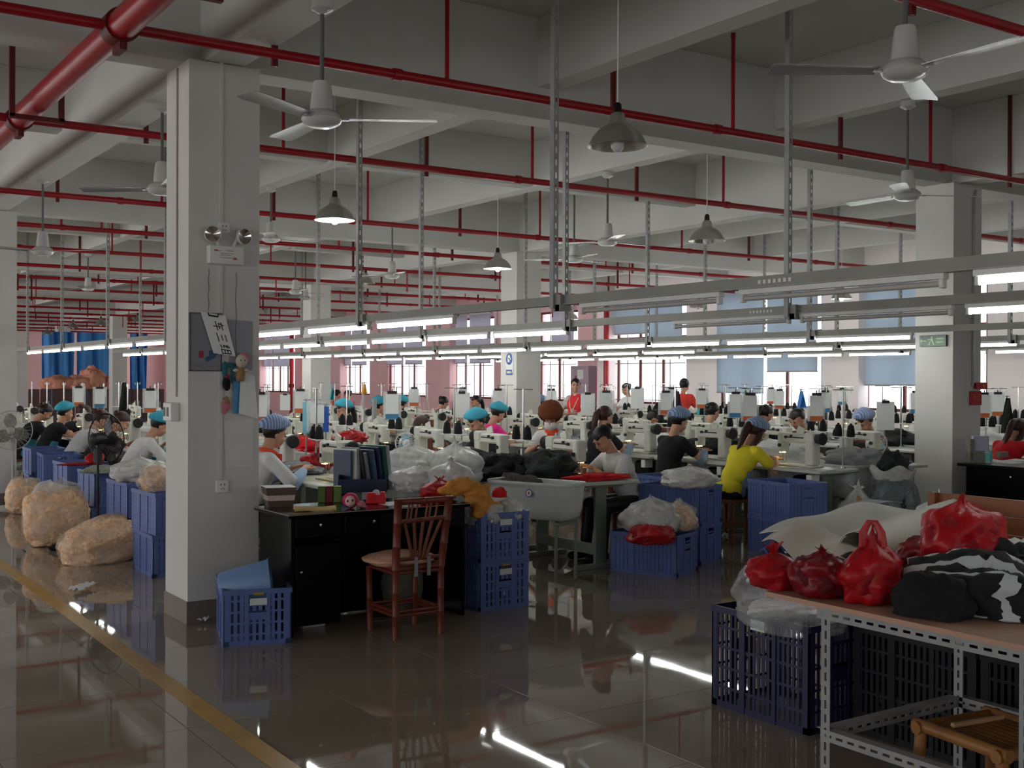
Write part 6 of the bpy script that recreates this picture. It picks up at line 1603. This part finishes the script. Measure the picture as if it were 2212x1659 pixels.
sitter('person in an orange top with black hair deep behind the thread stands, right', 1380, 14.0, F_L, SEW, S_or, m_hair)
sitter('person with dark hair bent in front of the far windows', 958, 10.7, F_R, SEW, S_br, m_hair)
# standing people
def stander(label, px, py, hz, face, pose, shirt, hairm, **k):
    sc = k.pop('scale', 1.0); x, y = seat_at(px, py, hz, face, pose, sc)
    return person(label, (x, y), face, pose, shirt, hairm, scale=sc, trousers=m_trou, **k)
def stander_X(label, px, X, face, pose, shirt, hairm, **k):
    sc = k.pop('scale', 1.0); x, y = place(px, X, face, pose, sc)
    return person(label, (x, y), face, pose, shirt, hairm, scale=sc, trousers=m_trou, **k)
stander_X('standing person in a coral red vest over a floral blouse, looking at the camera', 1243, 11.2, 250, dict(sit=False, lean=2, hp=4, hy=34, handR=(.16, .26, 1.06), handL=(-.05, .3, 1.08), work=1), S_flo, m_hair, style='pony', vox=.015, extras=(('vest', S_red), ('collar_trim', mat('cream_trim', (226, 208, 160), .8))), scale=.97)
stander_X('standing person in an orange-red shirt bending beside the dark hanging scarf', 1478, 13.4, 60, STAND2, S_or, m_hair, scale=1.0)
stander_X('person with short black hair and white shirt behind the hanging papers', 1352, 13.6, F_L, dict(sit=False, lean=5, hp=20, handR=(.14, .4, 1.0), handL=(-.14, .4, 1.0), work=1), S_wh, m_hair, scale=.92)
stander_X('small far person in an orange vest, left one of the pair by the deep window', 729, 12.9, F_R, UP, S_or, m_hair, scale=1.0)
stander_X('small far person in a coral top, right one of the pair by the deep window', 750, 12.9, F_L, UP, S_red, m_hair, scale=1.0)
# right edge
sitter('person in a bright red shirt with long dark hair behind the right-hand desk', 2200, 11.45, F_R, LOW, S_rd, m_brhair, style='long', vox=.014)
# aisle row on the left (they face right)
sitter('person in a striped blue cap, orange neckerchief and pale blue sleeves beside the near pillar', 594, 3.42, F_R, dict(lean=20, hp=22), S_wh, m_hair, top=('cap', m_sk2), vox=.012, extras=(('over_sleeve', S_pb), ('neckerchief', S_or2)), sleeve=.9)
sitter('person with a cyan cap half hidden behind the near pillar, cyan over-sleeves', 345, 3.45, F_R, dict(lean=34, hp=36), S_wh, m_hair, top=('cap', m_sk1), extras=(('over_sleeve', m_sk1),), sleeve=.95)
sitter('person in black behind the tall black fan, back bent', 262, 3.45, F_R, LOW, S_bk, m_brhair, vox=.017)
sitter('person in a white tee with black striped hem, brown hair knot, bent forward', 218, 3.45, F_R, LOW, S_strp, m_brhair, vox=.015)
sitter('person with brown hair partly hidden behind the striped tee', 182, 3.9, F_R, LOW, S_bk, m_brhair)
sitter('person in a black top, cyan cap and teal apron leaning forward, left row', 142, 3.45, F_R, FWD, S_bk, m_hair, top=('cap', m_sk1), vox=.015, extras=(('apron', S_tl),), sleeve=.25)
sitter('person in black with teal apron at the far left, behind the cyan-capped one', 98, 3.3, F_R, dict(lean=30, hp=44, handR=(.12, .6, .8), handL=(-.12, .6, .8)), S_bk, m_hair, extras=(('apron', S_tl),))
# chair of the worker in yellow
# hanging garments on thread stands
def pole_for(c_, label):
    o = MB().tube([(0, 0, 0), (0, 0, c_.z + .03)], .009, 8).tube([(-.03, 0, c_.z + .02), (.05, 0, c_.z + .02)], .005, 6).lathe([(.07, 0), (.07, .012), (.012, .03)], n=14).build('hanging_stand', m_galv, None, True, loc=(c_.x + .012, c_.y + .025, 0))
    tag(o, 'thin steel stand carrying the ' + ' '.join(label.replace(' hanging', '').split()[:10]), 'stand', 'thin stands among the sewing rows')
def hanging(label, px, py, X, h, w_, mm, name='hanging_cloth'):
    c_ = PX(px, py, X)
    o = MB().sheet(lambda u, v: ((u - .5) * w_ * (.35 + .65 * v), .02 * math.sin(8 * u + 3 * v), -h * v), 12, 12, .004).build(name, mm, None, True, loc=c_); o.rotation_euler[2] = math.radians(-34)
    pole_for(c_, label)
    return tag(o, label, 'cloth')
hanging('dark green cloth hanging from the thread stand at the right edge', 2178, 860, 12.0, .4, .16, m_dgreen)
hanging('dark purple scarf hanging in front of the orange-red shirt', 1463, 845, 12.6, .42, .2, mat('plum_cloth', (58, 40, 56), .85))
hanging('black garment hanging in front of the partition by the black fan', 268, 826, 4.6, .42, .16, m_blackc)
hanging('yellow glove hanging on a stand left of the steel tube', 787, 830, 7.0, .13, .09, mat('ochre', (212, 160, 60), .8))
hanging('turquoise folder hanging right of the orange-red shirt', 1521, 850, 12.6, .34, .24, mat('turquoise_plastic', (50, 176, 190), .4), 'hanging_folder')
hanging('teal folder hanging on the stand left of the far red-vested pair', 717, 832, 7.5, .22, .07, mat('teal_plastic', (40, 150, 160), .4), 'hanging_folder')
hanging('green cap hanging on a stand in front of the longest blind', 1610, 842, 11.0, .07, .07, m_green, 'knitted_cap')
hanging('blue plastic bag hanging on a stand before the second blind', 1732, 845, 11.5, .22, .12, mat('bright_blue_bag', (40, 120, 200), .4), 'hanging_bag')
o = MB().tube([(0, 0, 0), (0, 0, .6)], .03, 14).build('steel_tube', m_galv, None, True, loc=(PX(808, 968, 6.3).x, PX(808, 968, 6.3).y, .75)); tag(o, 'thick upright steel tube between the blue-cap workers left of centre', 'pole')
# folders clipped to the stands near the left
for (px, py, X, h, w_, mm, lb) in ((684, 868, 4.9, .3, .2, m_clear, 'large clear sleeve hanging left of the ponytailed worker'), (661, 868, 4.95, .33, .07, mat('aqua_card', (130, 190, 210), .6), 'pale aqua card behind the large clear sleeve'), (704, 878, 4.95, .26, .06, mat('royal_blue_card', (40, 86, 170), .6), 'royal blue card right of the large clear sleeve'), (685, 876, 4.86, .18, .14, m_paper, 'white notepad clipped in front of the large clear sleeve')):
    c_ = PX(px, py, X); o = MB().rbox((0, 0, -h / 2), (w_, .006, h), .003).build('hanging_sheet', mm, None, loc=c_); o.rotation_euler[2] = math.radians(-34 + 6); tag(o, lb, 'sheet'); pole_for(c_, lb)
for n_, (px, py, X, lb) in enumerate(((998, 848, 7.2, 'tall clear sleeve of papers hanging beside the two black cones at centre'), (616, 852, 8.6, 'white sleeve of papers hanging left, before the barred window'), (1377, 838, 10.8, 'white sleeve of papers right of the man in the white shirt'), (1913, 868, 10.1, 'rounded white sleeve hanging right of the blue-hubbed fan'), (1270, 850, 9.5, 'white sleeve hanging right of the standing person'))):
    c_ = PX(px, py, X); o = MB().rbox((0, 0, -.15), (.19, .008, .3), .003).build('hanging_sheet', m_paper, None, loc=c_); o.rotation_euler[2] = math.radians(-34); tag(o, lb, 'sheet')
    MB().rbox((0, -.006, .0), (.08, .014, .03), .004).build('clip', m_motor, o); pole_for(c_, lb)
bpy.context.view_layer.update()
